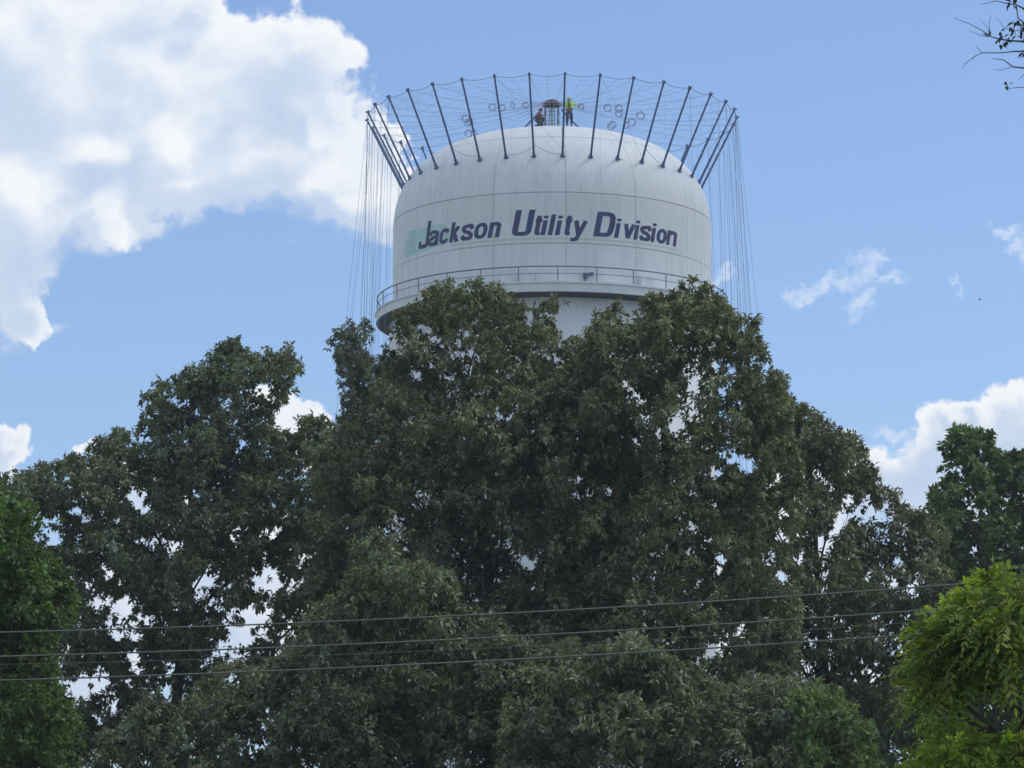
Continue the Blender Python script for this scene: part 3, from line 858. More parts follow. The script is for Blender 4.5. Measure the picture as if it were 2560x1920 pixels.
# place on the roof that makes its skyline from below: the workers stand there
def skyline_y():
    best = None
    for r in np.linspace(0, 6, 121):
        y = proj(np.array([TX, D - r, dome_z(r)]))[1]
        if best is None or y < best[0]: best = (y, r)
    return best[1]
RSKY = skyline_y()
def build_workers():
    hv = mat_plain("hi_vis_yellow", (.42, .62, .08), .7, var=.1, scale=8)
    navy = mat_plain("dark_denim", (.03, .045, .085), .85, var=.2, scale=8)
    dark = mat_plain("harness_webbing", (.03, .03, .05), .8)
    brown = mat_plain("rust_red_shirt", (.20, .06, .05), .85, var=.25, scale=8)
    # standing worker, back to the camera, right arm out to a rope
    x = at(1423, 300, D - RSKY + .3)[0]; z = dome_z(math.hypot(x - TX, RSKY - .3)) + .01
    J = dict(pelvis=(0, 0, .93), belly=(0, 0, 1.10), chest=(-.01, .02, 1.33), neck=(-.02, .04, 1.50), headlow=(-.02, .06, 1.57), head=(-.02, .07, 1.65), crown=(-.02, .07, 1.74), face=(-.04, .3, 1.6),
             hip_l=(-.10, 0, .88), knee_l=(-.13, .03, .48), ankle_l=(-.12, -.02, .09), toe_l=(-.14, .15, .045),
             hip_r=(.10, 0, .88), knee_r=(.15, .03, .48), ankle_r=(.13, -.02, .09), toe_r=(.17, .15, .045),
             sh_l=(-.20, .02, 1.41), el_l=(-.30, .12, 1.22), wr_l=(-.40, .22, 1.36),
             sh_r=(.19, .03, 1.41), el_r=(.34, .14, 1.36), wr_r=(.54, .24, 1.32))
    worker(J, (x, D - RSKY + .3, z), "standing worker in yellow-green hi-vis shirt and dark trousers beside the roof vent", hv, navy, hv, dark)
    # crouching worker, left of the vent, one arm raised to the cap
    x = at(1347, 300, D - RSKY + .3)[0]; z = dome_z(math.hypot(x - TX, RSKY - .3)) + .01
    J = dict(pelvis=(-.10, 0, .30), belly=(-.06, 0, .44), chest=(.0, 0, .64), neck=(.06, 0, .80), headlow=(.09, 0, .86), head=(.11, 0, .93), crown=(.11, 0, 1.02), face=(.4, -.1, .95),
             hip_l=(-.08, -.11, .28), knee_l=(.30, -.16, .50), ankle_l=(.18, -.14, .09), toe_l=(.34, -.15, .045),
             hip_r=(-.08, .11, .28), knee_r=(.26, .18, .10), ankle_r=(-.14, .16, .08), toe_r=(-.26, .16, .05),
             sh_l=(.0, -.19, .70), el_l=(.16, -.22, .58), wr_l=(.36, -.20, .62),
             sh_r=(.02, .19, .72), el_r=(.12, .20, .98), wr_r=(.22, .16, 1.20))
    worker(J, (x, D - RSKY + .3, z), "crouching worker in rust-red shirt reaching up to the roof vent cap", brown, navy, M_rust, dark)
build_workers()

# ------------------------------------------------------------------ trees
def inside(poly, x, y):
    n = len(poly); c = np.zeros(x.shape, bool); j = n - 1
    for i in range(n):
        xi, yi = poly[i]; xj, yj = poly[j]
        t = ((yi > y) != (yj > y)) & (x < (xj - xi) * (y - yi) / (yj - yi + 1e-9) + xi)
        c ^= t; j = i
    return c
def dist_edge(poly, x, y):
    d = np.full(x.shape, 1e9); n = len(poly)
    for i in range(n):
        ax, ay = poly[i]; bx, by = poly[(i + 1) % n]
        dx, dy = bx - ax, by - ay; L = dx * dx + dy * dy + 1e-9
        t = np.clip(((x - ax) * dx + (y - ay) * dy) / L, 0, 1)
        d = np.minimum(d, np.hypot(x - ax - t * dx, y - ay - t * dy))
    return d

# openings in the foliage (photograph pixels): x, y, radius
HOLES = [(340, 1240, 24), (362, 1268, 16), (105, 1318, 24), (135, 1345, 20), (437, 1372, 20), (520, 1438, 28), (505, 1472, 24), (682, 1450, 30), (648, 1458, 16),
         (685, 1330, 15), (486, 1232, 12), (470, 1250, 9), (303, 1522, 38), (330, 1570, 22), (290, 1582, 14), (600, 1565, 46), (575, 1600, 28), (655, 1550, 22), (625, 1535, 26),
         (130, 1680, 26), (205, 1722, 36), (250, 1708, 26), (330, 1640, 13), (340, 1668, 14), (430, 1665, 16), (585, 1692, 16), (422, 1735, 12), (275, 1430, 12), (300, 1452, 10), (240, 1510, 13),
         (370, 1545, 12), (75, 1290, 12), (190, 1275, 10), (215, 1300, 9), (255, 1680, 14), (145, 1475, 10), (390, 1345, 10), (350, 1350, 9),
         (1730, 962, 18), (1810, 978, 15), (1692, 1050, 26), (1735, 1033, 20), (1648, 1082, 12), (1615, 1040, 9), (1820, 1132, 18), (1852, 1150, 28), (1888, 1155, 24), (1868, 1168, 22),
         (1788, 1185, 22), (1945, 1190, 20), (1925, 1208, 11), (1955, 1282, 20), (1845, 1268, 9), (1952, 1340, 26), (1722, 1310, 13), (1726, 1382, 12), (1800, 1400, 20), (1802, 1428, 15),
         (1925, 1398, 30), (1952, 1436, 30), (1990, 1400, 18), (2062, 1362, 34), (2085, 1330, 22), (2100, 1298, 28), (2120, 1250, 26), (2160, 1270, 28), (2205, 1290, 22), (2062, 1472, 13), (1746, 1452, 13),
         (1590, 1110, 10), (1605, 1085, 9), (1050, 820, 12), (1085, 845, 10), (1246, 1030, 7), (1332, 1070, 8), (1330, 1412, 18), (1310, 1408, 10), (1042, 1536, 7),
         (1850, 1578, 22), (1822, 1600, 14), (1780, 1622, 22), (1740, 1640, 10), (1720, 1720, 7), (1318, 1800, 7), (2170, 1440, 12), (2235, 1450, 14), (2280, 1470, 16), (1985, 1245, 9), (2040, 1180, 10),
         (1445, 1200, 10), (1470, 1225, 12), (1390, 1140, 9), (1440, 1240, 10), (1520, 1230, 12), (700, 1040, 14), (720, 1060, 18), (560, 1010, 12), (660, 970, 12), (945, 1105, 9)]
HOLES = np.array(HOLES, float)
_m = (HOLES[:, 0] > 1560) & (HOLES[:, 0] < 1800); HOLES[_m, 2] *= .75
_m = HOLES[:, 0] > 1800; HOLES[_m, 2] *= .72
def in_hole(px, py, scale=1.0):
    out = np.zeros(px.shape, bool)
    jit = 1 + .32 * np.sin(px * .17 + py * .13) + .3 * np.sin(px * .33 - py * .29)
    for hx, hy, hr in HOLES:
        out |= ((px - hx) ** 2 + (py - hy) ** 2) < (hr * scale * jit + 6) ** 2
    return out

LOOSE = [(120, 1600, 260, 190), (1930, 1330, 230, 190), (2130, 1330, 160, 140), (560, 960, 220, 100), (870, 900, 90, 120), (620, 1000, 120, 60)]   # looser foliage: x,y,rx,ry

def leaves(C, N, nper, L, Wd, droop, tint, spread=1.0, curl=.25):
    """C cluster points (n,3), N outward normals (n,3): returns verts, quads, colours for nper leaves per cluster"""
    n = len(C)
    c = np.repeat(C, nper, 0); nn = np.repeat(N, nper, 0); tn = np.repeat(tint, nper, 0)
    m = len(c)
    d = rng.normal(size=(m, 3)) * spread + nn * .9
    d[:, 2] -= droop * rng.uniform(.3, 1.4, m)
    d /= np.linalg.norm(d, axis=1)[:, None] + 1e-9
    u = rng.normal(size=(m, 3)) * .45 + np.array([0, 0, 1.0]) + nn * .35       # leaf upper side looks up / out
    s = np.cross(d, u); s /= np.linalg.norm(s, axis=1)[:, None] + 1e-9
    up = np.cross(s, d)
    l = (L * rng.uniform(.7, 1.25, m))[:, None]; w_ = (Wd * rng.uniform(.75, 1.25, m))[:, None]
    b = c + d * l * .12 * rng.uniform(0, 1, (m, 1)) + rng.normal(size=(m, 3)) * L * .12
    tip = b + d * l - up * l * curl * rng.uniform(.2, 1.3, (m, 1))
    mid = b + d * l * .52
    v = np.stack([b, mid + s * w_ * .5 + up * w_ * .12, tip, mid - s * w_ * .5 + up * w_ * .12], 1).reshape(-1, 3)
    q = np.arange(m * 4).reshape(m, 4)
    lt = rng.uniform(.72, 1.3, (m, 1)) * tn
    lt[:, 0:1] *= rng.uniform(.9, 1.1, (m, 1))
    return v, q, np.repeat(lt, 4, 0)

def make_tree(name, label, cat, poly, Y, thick, leafmat, base_x, lai=6.0, L=.14, Wd=.056, lobe=(.55, 1.25), droop=.9, nper=9, green=(1, 1, 1), loose=1.0, holes=True, group=None, seed=1, bark=None, scale_px=K, shell=.74, tuft=5, tuft_r=.10):
    global rng
    rng = np.random.default_rng(seed); rs = random.Random(seed)
    poly = [(x * scale_px, y * scale_px) for x, y in poly]
    ppm = FPX / Y * 1.0
    xs = [p[0] for p in poly]; ys = [p[1] for p in poly]
    area = 0
    for i in range(len(poly)):
        a, b = poly[i], poly[(i + 1) % len(poly)]; area += a[0] * b[1] - b[0] * a[1]
    area = abs(area) / 2 / ppm / ppm       # m2 of outline
    # --- lobes
    lobes = []
    tries = 0
    target = int(area * thick * .40) + 25
    pos = []
    while len(lobes) < target and tries < target * 60:
        tries += 1
        x = rs.uniform(min(xs), max(xs)); y = rs.uniform(min(ys), max(ys))
        X_ = np.array([x]); Y_ = np.array([y])
        if not inside(poly, X_, Y_)[0]: continue
        de = dist_edge(poly, X_, Y_)[0] / ppm
        r = min(rs.uniform(*lobe), max(de * .97, .22))
        if de < .16: continue
        bulge = thick * .5 * min(1.0, math.sqrt(de / (thick * .45)))
        dy = rs.uniform(-1, 1) * bulge
        if y / scale_px > 1640 + 40: pass
        p = at(x, y, Y + dy)
        ok = True
        for (q, qr) in lobes:
            dd = (p[0] - q[0]) ** 2 + (p[1] - q[1]) ** 2 + (p[2] - q[2]) ** 2
            if dd < (.50 * (r + qr)) ** 2: ok = False; break
        if ok: lobes.append((p, r))
    per = sum(math.hypot(poly[i][0] - poly[i - 1][0], poly[i][1] - poly[i - 1][1]) for i in range(len(poly))) / ppm
    ne = int(per * 2.2); k_ = 0; tries = 0
    while k_ < ne and tries < ne * 400:
        tries += 1
        x = rs.uniform(min(xs), max(xs)); y = rs.uniform(min(ys), max(ys))
        X_ = np.array([x]); Y_ = np.array([y])
        if not inside(poly, X_, Y_)[0]: continue
        de = dist_edge(poly, X_, Y_)[0] / ppm
        if not .12 < de < .5: continue
        lobes.append((at(x, y, Y + rs.uniform(-.7, .7) * math.sqrt(thick)), de * rs.uniform(.9, 1.1))); k_ += 1
    # --- clusters on the lobes
    CP = []; CN = []; CT = []
    larea = L * Wd * .5 * nper
    tot = sum(r * r for _, r in lobes)
    ncl_total = area * lai / larea
    for (p, r) in lobes:
        n = max(6, int(ncl_total * r * r / tot))
        d = rng.normal(size=(n, 3)); d[:, 2] += .35; d /= np.linalg.norm(d, axis=1)[:, None]
        rad = r * np.where(rng.random(n) < shell, rng.uniform(.82, 1.06, n), rng.uniform(.2, .85, n))
        # uneven surface
        bump = 1 + .16 * np.sin(d[:, 0] * 5 + p[0] * 3) * np.sin(d[:, 2] * 6 + p[2] * 2 + d[:, 1] * 4)
        c = p + d * (rad * bump)[:, None] * np.array([1.0, 1.0, .88])
        # gather the leaves into drooping tufts at the shoot tips
        nt = max(3, int(n / tuft)); ti = rng.integers(0, nt, n)
        off = rng.normal(size=(n, 3)) * np.array([tuft_r, tuft_r, tuft_r * .8])
        c = c[:nt][ti] + off
        d = d[:nt][ti] * .5 + off / tuft_r * .8
        tt_ = rng.uniform(.74, 1.32, nt)[ti][:, None]
        t = rs.uniform(.80, 1.24)
        warm = rs.uniform(-.09, .09)
        CP.append(c); CN.append(d); CT.append(np.repeat([[t * (1 + warm), t, t * (1 - warm * .8)]], n, 0) * tt_)
    # sprigs: leafy shoots that stick out of the lobes
    for (p, r) in lobes:
        for _ in range(3):
            d = rng.normal(size=3); d[2] = abs(d[2]) * .8 + .1; d /= np.linalg.norm(d)
            ln = rng.uniform(.10, .36) ; m_ = int(5 + ln * 22)
            f = rng.random(m_)[:, None]
            c = p + d * (r * .92 + ln * f) + rng.normal(size=(m_, 3)) * (.05 + .07 * (1 - f))
            CP.append(c); CN.append(np.repeat(d[None], m_, 0)); CT.append(np.full((m_, 3), rs.uniform(.85, 1.25)))
    CP = np.concatenate(CP); CN = np.concatenate(CN); CT = np.concatenate(CT) * np.array(green)
    px, py = proj(CP)
    keep = np.ones(len(CP), bool)
    if holes: keep &= ~(in_hole(px, py) & (rng.random(len(CP)) < .97))
    if loose > 0:
        for (lx, ly, rx, ry) in LOOSE:
            q = ((px - lx) / rx) ** 2 + ((py - ly) / ry) ** 2
            cell = np.sin(px * .09 + 3) * np.sin(py * .11) + .7 * np.sin(px * .05 - py * .07)
            keep &= ~((q < 1) & (rng.random(len(CP)) < np.clip(.25 + .75 * (cell > .25), 0, 1) * .28 * loose * (1 - q)))
    dE = dist_edge(poly, px, py); ins = inside(poly, px, py)
    keep &= ins | ((dE < 10) & (rng.random(len(CP)) < .4))
    CP, CN, CT = CP[keep], CN[keep], CT[keep]
    v, q, c = leaves(CP, CN, nper, L, Wd, droop, CT)
    # --- tree object
    bx = at(base_x * scale_px, 1900, Y)[0]
    root = empty(name, (bx, Y, 0), label, cat, group)
    me = mesh_np("crown", v, q, c)
    link("crown", me, leafmat, root)
    # --- trunk and limbs
    topz = max(p[2] for p, _ in lobes); lowz = min(p[2] for p, _ in lobes)
    tr = MB(); n = 9; ax = []
    cx = np.mean([p[0] for p, _ in lobes])
    for k in range(n):
        f = k / (n - 1); z = topz * .90 * f
        ax.append(np.array([bx + (cx - bx) * f ** 1.5 + .35 * math.sin(f * 5 + seed), Y + .3 * math.sin(f * 4 + seed * 2), z]))
    R0 = .011 * topz + .06
    rads = [R0 * (1.25 if k == 0 else 1) * (1 - .86 * (k / (n - 1))) for k in range(n)]
    tr.tube(ax, rads, 10)
    tr.build("trunk", bark or M_bark, root, True)
    br = MB()
    sel = lobes if len(lobes) < 75 else rs.sample(lobes, 75)
    for (p, r) in sel:
        zz = max(lowz * .5, p[2] - .55 * math.hypot(p[0] - cx, p[1] - Y) - rs.uniform(.6, 2.0)); zz = min(zz, topz * .88)
        f = zz / (topz * .90); x = f * (n - 1); i = min(int(x), n - 2); s = ax[i] * (1 - x + i) + ax[i + 1] * (x - i)
        d = p - s; ln = np.linalg.norm(d); r0 = min(.045, .010 + .006 * ln)
        m1 = s + d * .35 + np.array([rs.uniform(-.2, .2), rs.uniform(-.2, .2), .12 * ln * .3]); m2 = s + d * .72 + np.array([rs.uniform(-.2, .2), rs.uniform(-.2, .2), .06 * ln])
        sm_ = np.array([s + (p - s) * q for q in np.linspace(.1, 1, 12)]); hx, hy = proj(sm_)
        if holes and in_hole(hx, hy, 1.3).any() and rs.random() < .86: continue
        br.tube([s, m1, m2, p], [r0, r0 * .75, r0 * .5, r0 * .22], 5)
        for _ in range(3):
            t_ = np.array([rs.gauss(0, 1), rs.gauss(0, 1), rs.gauss(.2, 1)]); t_ /= np.linalg.norm(t_)
            br.tube([m2, (m2 + p) / 2 + t_ * r * .4, p + t_ * r * .8], [r0 * .35, r0 * .25, .008], 4)
    br.build("limbs", bark or M_bark, root, True)
    return root, len(q)

LM_oak = mat_leaf("oak_leaf", (.160, .176, .114), .24, (1.25, 1.35, .65))
LM_dark = mat_leaf("dark_leaf", (.110, .165, .070), .24)
LM_fresh = mat_leaf("fresh_leaf", (.135, .200, .065), .32)
LM_near = mat_leaf("near_leaf", (.205, .265, .058), .46, (1.3, 1.5, .45))

G = "oaks standing in front of the water tower"
T1 = [(-90, 1060), (0, 1040), (60, 1020), (120, 1000), (180, 975), (225, 950), (260, 935), (300, 930), (320, 905), (312, 850), (350, 820), (375, 825), (400, 790), (430, 810), (450, 775), (480, 745), (510, 728), (535, 760), (560, 775), (600, 740), (625, 750),
      (652, 800), (640, 860), (600, 880), (600, 915), (650, 905), (700, 905), (800, 1000), (830, 1300), (700, 1500), (400, 1600), (150, 1640), (-90, 1640)]
T2 = [(716, 740), (722, 708), (740, 693), (770, 700), (792, 690), (800, 730), (822, 770), (835, 800), (832, 845), (800, 860), (765, 880), (750, 905), (700, 900), (650, 905), (680, 1100), (900, 1100), (900, 880), (850, 860), (790, 868), (745, 886), (735, 840), (728, 790)]
T2 = [(716, 740), (722, 708), (740, 693), (770, 700), (792, 690), (800, 730), (822, 770), (838, 800), (836, 845), (850, 880), (860, 1060), (760, 1120), (700, 1060), (700, 920), (745, 886), (735, 840), (726, 790)]
T3 = [(825, 830), (838, 760), (836, 708), (860, 684), (890, 672), (920, 640), (940, 618), (965, 610), (1010, 605), (1050, 615), (1080, 622), (1108, 640), (1130, 665), (1138, 710), (1147, 725), (1151, 685), (1162, 655), (1188, 640), (1212, 655), (1224, 688), (1246, 698), (1256, 735), (1275, 775), (1330, 800), (1370, 1000), (1330, 1640), (650, 1640), (680, 1000), (770, 890)]
T4 = [(1240, 800), (1262, 745), (1278, 702), (1287, 668), (1310, 652), (1326, 622), (1345, 625), (1354, 642), (1400, 640), (1450, 646), (1460, 622), (1490, 602), (1520, 615), (1545, 640), (1572, 670), (1590, 690), (1625, 680), (1648, 700), (1642, 750), (1652, 775), (1682, 785), (1692, 830), (1702, 870), (1730, 1000), (1720, 1640), (1200, 1640), (1180, 900)]
T5 = [(1640, 850), (1700, 866), (1730, 880), (1790, 903), (1802, 930), (1842, 945), (1870, 982), (1888, 1000), (1890, 1040), (1930, 1056), (1952, 1072), (1955, 1105), (1990, 1090), (2012, 1108), (2036, 1150), (2042, 1200), (2052, 1290), (2040, 1420), (1950, 1560), (1750, 1600), (1560, 1500), (1560, 1000)]
T6 = [(130, 1580), (200, 1560), (250, 1590), (330, 1500), (400, 1530), (470, 1430), (560, 1450), (620, 1400), (690, 1300), (745, 1290), (770, 1170), (830, 1150), (880, 1210), (960, 1240), (1010, 1330), (1060, 1300), (1100, 1380), (1180, 1400), (1260, 1380), (1280, 1740), (100, 1740)]
T7 = [(1080, 1480), (1150, 1440), (1200, 1460), (1290, 1400), (1380, 1370), (1430, 1420), (1500, 1440), (1560, 1500), (1620, 1460), (1700, 1470), (1800, 1500), (1850, 1600), (1900, 1740), (1080, 1740)]
TF = [(2010, 1130), (2005, 1085), (2030, 1060), (2045, 1020), (2040, 960), (2060, 935), (2100, 930), (2140, 935), (2137, 970), (2160, 990), (2200, 975), (2260, 980), (2330, 1000), (2330, 1740), (1830, 1740), (1850, 1560), (1960, 1440), (2040, 1330)]
TH = [(1712, 1520), (1728, 1488), (1752, 1500), (1770, 1470), (1782, 1500), (1800, 1488), (1812, 1530), (1845, 1528), (1852, 1568), (1885, 1580), (1872, 1620), (1905, 1650), (1900, 1740), (1745, 1740), (1740, 1640), (1722, 1590), (1735, 1550)]
TE = [(-70, 1062), (20, 1066), (58, 1082), (80, 1130), (108, 1205), (146, 1235), (160, 1290), (150, 1340), (112, 1400), (120, 1470), (168, 1560), (178, 1640), (165, 1740), (-70, 1740)]

cnt = 0
def mt(*a, **k):
    global cnt
    r, n = make_tree(*a, **k); cnt += n; return r
mt("oak_tree", "dark oak at far left with a ragged double top against the sky", "tree", T1, 92, 5.5, LM_oak, 400, lai=9.0, seed=3, green=(.92, 1.0, 1.0), group=G)
mt("oak_tree", "slim oak top just left of the tank pedestal", "tree", T2, 104, 2.5, LM_oak, 790, lai=4.0, seed=4, lobe=(.4, .9), green=(.85, .95, 1.05), group=G)
mt("oak_tree", "tallest dark oak hiding the left half of the tower walkway", "tree", T3, 84, 6, LM_oak, 1060, lai=9.0, seed=5, group=G)
mt("oak_tree", "dark oak hiding the right end of the tower walkway", "tree", T4, 82, 6, LM_oak, 1480, lai=8.5, seed=6, green=(1.0, 1.02, .95), group=G)
mt("oak_tree", "thin-leaved oak sloping down to the right of the tower with sky showing through", "tree", T5, 90, 5, LM_oak, 1850, lai=8.5, seed=7, green=(1.0, .99, 1.0), group=G)
mt("oak_tree", "lower oak in the bottom middle behind the wires", "tree", T6, 72, 5, LM_oak, 760, lai=8.0, seed=8, green=(.88, .93, .92), group=G)
mt("oak_tree", "lower oak in the bottom middle-right below the brightest gap", "tree", T7, 70, 5, LM_oak, 1520, lai=8.0, seed=9, green=(1.0, 1.02, 1.02), group=G)
mt("leafy_tree", "dark green tree at the right edge with a raised leafy tip against white cloud", "tree", TF, 110, 6, LM_dark, 2150, lai=8, L=.2, Wd=.11, droop=.2, seed=10, holes=False, loose=0, nper=8)
mt("leafy_tree", "small light green sapling top low on the right in front of dark trees", "tree", TH, 66, 2.0, LM_dark, 1800, lai=5, L=.13, Wd=.06, droop=.3, lobe=(.35, .7), seed=12, holes=False, loose=0, nper=8, green=(1.25, 1.15, 1.15))
mt("leafy_tree", "bright green tree along the left edge", "tree", TE, 58, 4, LM_fresh, -10, lai=10, L=.10, Wd=.055, droop=.4, lobe=(.4, .85), seed=13, holes=False, loose=.0, nper=9, green=(.72, .78, .9))

# --- near tree with feathered compound leaves at the right
def near_tree():
    global rng
    rs = random.Random(21)
    TG = [(2138, 1208), (2165, 1228), (2205, 1238), (2300, 1245), (2300, 1475), (2210, 1500), (2150, 1470), (2090, 1478), (2070, 1520), (2085, 1560), (2120, 1590), (2212, 1570), (2300, 1560), (2300, 1740), (1925, 1740), (1935, 1655), (1965, 1625), (1992, 1606), (2030, 1590), (2005, 1560), (1968, 1535), (1950, 1505), (1955, 1450), (1952, 1415), (1985, 1395), (1965, 1378), (1958, 1352), (1990, 1325), (2040, 1300), (2060, 1282), (2105, 1262)]
    poly = [(x * K, y * K) for x, y in TG]
    Y = 28.0; ppm = FPX / Y
    root = empty("walnut_like_tree", (at(2400, 1900, Y)[0] + .6, Y, 0), "near bright green tree with feathered compound leaves at the lower right", "tree")
    root.name = "feather_leaved_tree"
    V = []; Q = []; Cc = []; nv = 0
    st = MB()
    xs = [p[0] for p in poly]; ys = [p[1] for p in poly]
    fronds = []
    want = 1700
    tw = at(2700, 1650, Y)
    tips = []
    while len(tips) < 190:
        x = rs.uniform(min(xs), max(xs)); y = rs.uniform(min(ys), max(ys))
        if not inside(poly, np.array([x]), np.array([y]))[0]: continue
        de = dist_edge(poly, np.array([x]), np.array([y]))[0] / ppm
        if de < .10 or (de > .35 and rs.random() < .25): continue
        Yd = Y + rs.uniform(-1, 1) * min(1.1, .3 + de)
        tips.append((at(x, y, Yd), de))
    for (p, de) in tips:
        t0 = rs.uniform(.7, 1.35)
        nf = 8 if de < .2 else 12
        for k in range(nf):
            a = 2 * math.pi * (k + rs.random()) / nf
            d = np.array([math.cos(a) - .25, rs.gauss(-.3, .45), math.sin(a) * .75 + .12]); d /= np.linalg.norm(d)
            Ln = min(rs.uniform(.18, .32), .10 + de * 1.2)
            fronds.append((p + d * .02, d, Ln, t0 * rs.uniform(.85, 1.15)))
    for (b, d, Ln, t) in fronds:
        up = np.array([rs.gauss(0, .35), rs.gauss(-.25, .35), 1.0]); s = np.cross(d, up); s /= np.linalg.norm(s); up = np.cross(s, d)
        n = 8
        path = [b + d * Ln * f - np.array([0, 0, 1]) * Ln * .38 * f * f for f in np.linspace(0, 1, n + 1)]
        st.tube(path[::2], .0025, 3, False)
        tc_ = np.array([t * rs.uniform(.85, 1.15), t, t * rs.uniform(.7, 1.1)])
        for i in range(1, n + 1):
            f = i / n; ll = Ln * .27 * (1 - .45 * abs(f - .45)) * rs.uniform(.85, 1.1)
            for sg in ((-1, 1) if i < n else (0,)):
                dd = d * (.55 if sg else 1) + s * sg * .85 - np.array([0, 0, .28]) + np.array([rs.gauss(0, .3), rs.gauss(0, .3), rs.gauss(0, .3)]); dd /= np.linalg.norm(dd)
                sd = np.cross(dd, up); sd /= np.linalg.norm(sd) + 1e-9; w_ = ll * .40
                o = path[i]
                m1 = o + dd * ll * .35; m2 = o + dd * ll * .7 - up * ll * .05; tip = o + dd * ll - up * ll * .16
                V += [o, m1 + sd * w_ * .5 + up * .003, m2 + sd * w_ * .36, tip, m2 - sd * w_ * .36, m1 - sd * w_ * .5 + up * .003]
                Q += [(nv, nv + 1, nv + 2, nv + 3), (nv, nv + 3, nv + 4, nv + 5)]
                lt = tc_ * rs.uniform(.75, 1.25)
                Cc += [lt] * 6
                nv += 6
    link("crown", mesh_np("crown", np.array(V), np.array(Q), np.array(Cc)), LM_near, root)
    st.build("leaf_stalks", mat_plain("green_stalk", (.07, .10, .03), .7), root)
    bx = root.location[0]
    ax = [np.array([bx + .25 * math.sin(k * .9), Y + .1 * math.sin(k), k * .62]) for k in range(9)]
    MB().tube(ax, [.13 - .011 * k for k in range(9)], 10).build("trunk", M_bark, root, True)
    br = MB()
    for (x, y, sz) in ((2060, 1340, 3.2), (1990, 1400, 3.0), (1985, 1480, 2.6), (2060, 1500, 2.6), (2200, 1300, 4.2), (2010, 1640, 1.5), (2100, 1640, 1.6), (2180, 1420, 3.2), (2190, 1510, 2.2)):
        e = at(x * K, y * K, Y + rs.uniform(-.4, .4)); s = np.array([bx, Y, max(1.2, e[2] - .45 * abs(e[0] - bx))])
        m = s + (e - s) * .5 + np.array([0, 0, -.12])
        br.tube([s, m, s + (e - s) * .8 + np.array([0, 0, -.05]), e], [.035, .024, .014, .006], 6)
    br.build("limbs", M_bark, root, True)
near_tree()

# --- near tree out of frame on the right whose twigs reach into the top right corner
def twig_tree():
    rs = random.Random(5); Y = 15.0
    root = empty("twiggy_tree", (at(3150, 1900, Y)[0], Y, 0), "sparse twigs with small dark leaves reaching in at the top right corner", "tree")
    bx = root.location[0]
    ax = [np.array([bx + .15 * math.sin(k * .8), Y + .1 * math.cos(k), k * .75]) for k in range(9)]
    MB().tube(ax, [.14 - .012 * k for k in range(9)], 10).build("trunk", M_bark, root, True)
    M_tw = mat_plain("twig_bark", (.14, .155, .18), .8)
    tw = MB(); lv = []; 
    def ln(pts, r0, r1, leaf=0.0):
        P3 = [at(x, y, Y + dy) for x, y, dy in pts]
        tw.tube(P3, list(np.linspace(r0, r1, len(P3)) * .72), 5)
        if leaf:
            for a_, b_ in zip(P3[:-1], P3[1:]):
                n = int(np.linalg.norm(b_ - a_) * leaf * .45)
                for _ in range(n): lv.append(a_ + (b_ - a_) * rs.random() + np.array([rs.gauss(0, .012), rs.gauss(0, .02), rs.gauss(0, .012)]))
    S = (3150, 400, 0)
    ln([S, (2850, 200, 0), (2700, 140, 0), (2600, 112, 0), (2560, 104, 0)], .03, .006)
    ln([(2560, 104, 0), (2530, 102, 0), (2500, 98, 0), (2478, 92, 0)], .006, .0035, 260)
    ln([(2478, 92, 0), (2455, 76, 0), (2420, 58, .05), (2386, 45, .1)], .0032, .0015)
    ln([(2472, 92, 0), (2450, 88, .02), (2425, 77, .05)], .0024, .0012)
    ln([(2476, 84, 0), (2472, 60, 0), (2478, 36, 0)], .0022, .0010, 40)
    ln([(2476, 84, 0), (2462, 60, 0), (2448, 46, 0)], .0016, .0008)
    ln([(2512, 72, 0), (2500, 55, 0), (2490, 42, 0)], .0016, .0008)
    ln([(2700, 140, 0), (2600, 128, .03), (2560, 128, .03), (2530, 129, .03)], .008, .004, 90)
    ln([(2530, 129, .03), (2500, 132, .03), (2456, 132, .03), (2436, 141, .03), (2414, 158, .03), (2406, 170, .03)], .0036, .0012, 26)
    ln([(2456, 132, .03), (2437, 114, .03)], .002, .001)
    ln([(2436, 141, .03), (2433, 152, .03)], .0018, .001, 60)
    ln([(2850, 200, 0), (2650, 190, -.05), (2560, 170, -.05), (2532, 167, -.05), (2510, 150, -.05), (2480, 146, -.05)], .008, .0016)
    ln([(2528, 168, -.05), (2505, 175, -.05), (2484, 174, -.05)], .002, .001)
    ln([(2700, 140, 0), (2620, 60, .05), (2560, 22, .05), (2540, 12, .05), (2515, 8, .05), (2490, 2, .05), (2450, 12, .05)], .008, .0013)
    ln([(2620, 60, .05), (2575, 70, 0), (2545, 45, 0), (2540, 10, 0), (2535, -30, 0)], .006, .002, 150)
    ln([(2575, 70, 0), (2548, 62, 0), (2530, 52, 0)], .003, .0015, 200)
    ln([(2620, 100, 0), (2560, 78, 0), (2530, 74, 0), (2510, 70, 0)], .003, .0015, 200)
    ln([(2700, 260, 0), (2600, 225, 0), (2556, 218, 0), (2512, 222, 0)], .004, .0012, 110)
    ln([(2850, 200, 0), (2700, 260, 0)], .012, .004)
    ln([(2650, 190, -.05), (2560, 186, 0), (2545, 200, 0)], .003, .001)
    tw.build("twigs", M_tw, root, True)
    lv = np.array(lv)
    global rng
    rng = np.random.default_rng(3)
    v, q, c = leaves(lv, rng.normal(size=lv.shape) * .3, 2, .030, .014, .6, np.ones((len(lv), 3)))
    link("crown", mesh_np("crown", v, q, c), mat_leaf("small_dark_leaf", (.06, .075, .07), .2), root)
twig_tree()

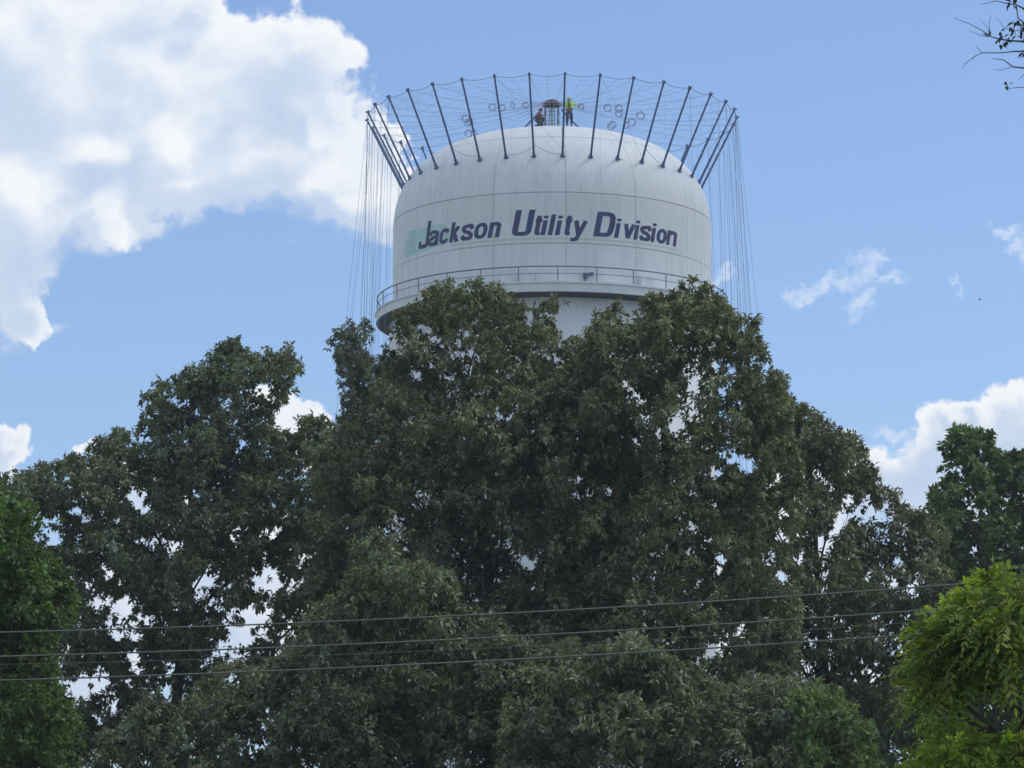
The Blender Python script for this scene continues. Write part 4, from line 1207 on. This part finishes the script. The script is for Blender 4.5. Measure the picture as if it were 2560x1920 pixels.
# ------------------------------------------------------------------ wires
def wire(pts, Y0, Y1, r, label):
    # pts: (px,py) left to right; a real span, nearly level, seen from below, slightly slanting away
    P3 = []
    for (x, y) in pts:
        f = x / 2560.0; P3.append(at(x, y, Y0 + (Y1 - Y0) * f))
    o = MB().tube(P3, r, 6).build("power_line", M_wire, None, True)
    tag(o, label, "power line", "power lines crossing in front of the trees")
def curve_pts(known):
    xs = np.array([k[0] for k in known]); ys = np.array([k[1] for k in known]); c = np.polyfit(xs, ys, 2)
    return [(x, float(np.polyval(c, x))) for x in np.linspace(-700, 3300, 41)]
wire(curve_pts([(0, 1580), (434, 1571), (700, 1558), (1500, 1521), (1900, 1496.6), (2084, 1481), (2410, 1461)]), 44, 40, .0085, "uppermost of the long wires crossing in front of the trees")
wire(curve_pts([(0, 1642), (304, 1632), (700, 1617), (1500, 1580), (1900, 1555), (2280, 1527)]), 44, 40, .0085, "second long wire from the top crossing in front of the trees")
wire(curve_pts([(0, 1662), (174, 1656), (477, 1649), (735, 1641), (1500, 1606), (2280, 1556)]), 46, 42.5, .0028, "thin faint wire between the second and the lowest one")
wire(curve_pts([(0, 1701), (304, 1692), (700, 1675), (1500, 1638), (1900, 1612), (2290, 1586)]), 44, 40, .0085, "lowest of the long wires crossing in front of the trees")

# ------------------------------------------------------------------ air
def build_haze():
    m = MB(); m.box((0, 450, 32), 2000, 1500, 66)
    o = m.build("haze", None); o['kind'] = 'stuff'
    mt_ = bpy.data.materials.new("humid_air"); mt_.use_nodes = True; t = mt_.node_tree; t.nodes.clear()
    v = t.nodes.new('ShaderNodeVolumePrincipled'); v.inputs['Density'].default_value = HAZE
    v.inputs['Color'].default_value = (.86, .93, 1, 1); v.inputs['Anisotropy'].default_value = 0.2
    out = t.nodes.new('ShaderNodeOutputMaterial'); t.links.new(v.outputs[0], out.inputs['Volume'])
    o.data.materials.append(mt_)
build_haze()

# --- bird far off in the sky
bp = at(2449, 749, 200)
bird = empty("bird", tuple(bp), "tiny dark bird flying in the clear sky right of the tower", "bird")
M_bird = mat_plain("dark_plumage", (.02, .025, .03), .8)
m = MB().lathe((0, 0), [(.001, -.16), (.03, -.10), (.05, 0), (.035, .09), (.03, .13), (.001, .17)], 10)
vs = [(bp[0] + z * .45, bp[1] + y * .5, bp[2] + x * .5) for x, y, z in m.v]
me = bpy.data.meshes.new("body"); me.from_pydata(vs, [], m.f); me.update(); link("body", me, M_bird, bird, True)
for s in (-1, 1):
    me = bpy.data.meshes.new("wing")
    b = np.array(bp)
    a = [b + np.array(q) * .5 for q in ((.05, 0, .02), (-.05, 0, .02), (-.07, s * .16, .08), (-.02, s * .30, .03), (.06, s * .16, .09))]
    lo = [q - np.array([0, 0, .012]) for q in a]
    me.from_pydata([tuple(q) for q in a + lo], [], [(0, 1, 2, 4), (4, 2, 3), (5, 9, 7, 6), (9, 8, 7), (0, 4, 9, 5), (4, 3, 8, 9), (3, 2, 7, 8), (2, 1, 6, 7)]); me.update()
    link("wing", me, M_bird, bird)
print("leaf quads", cnt)
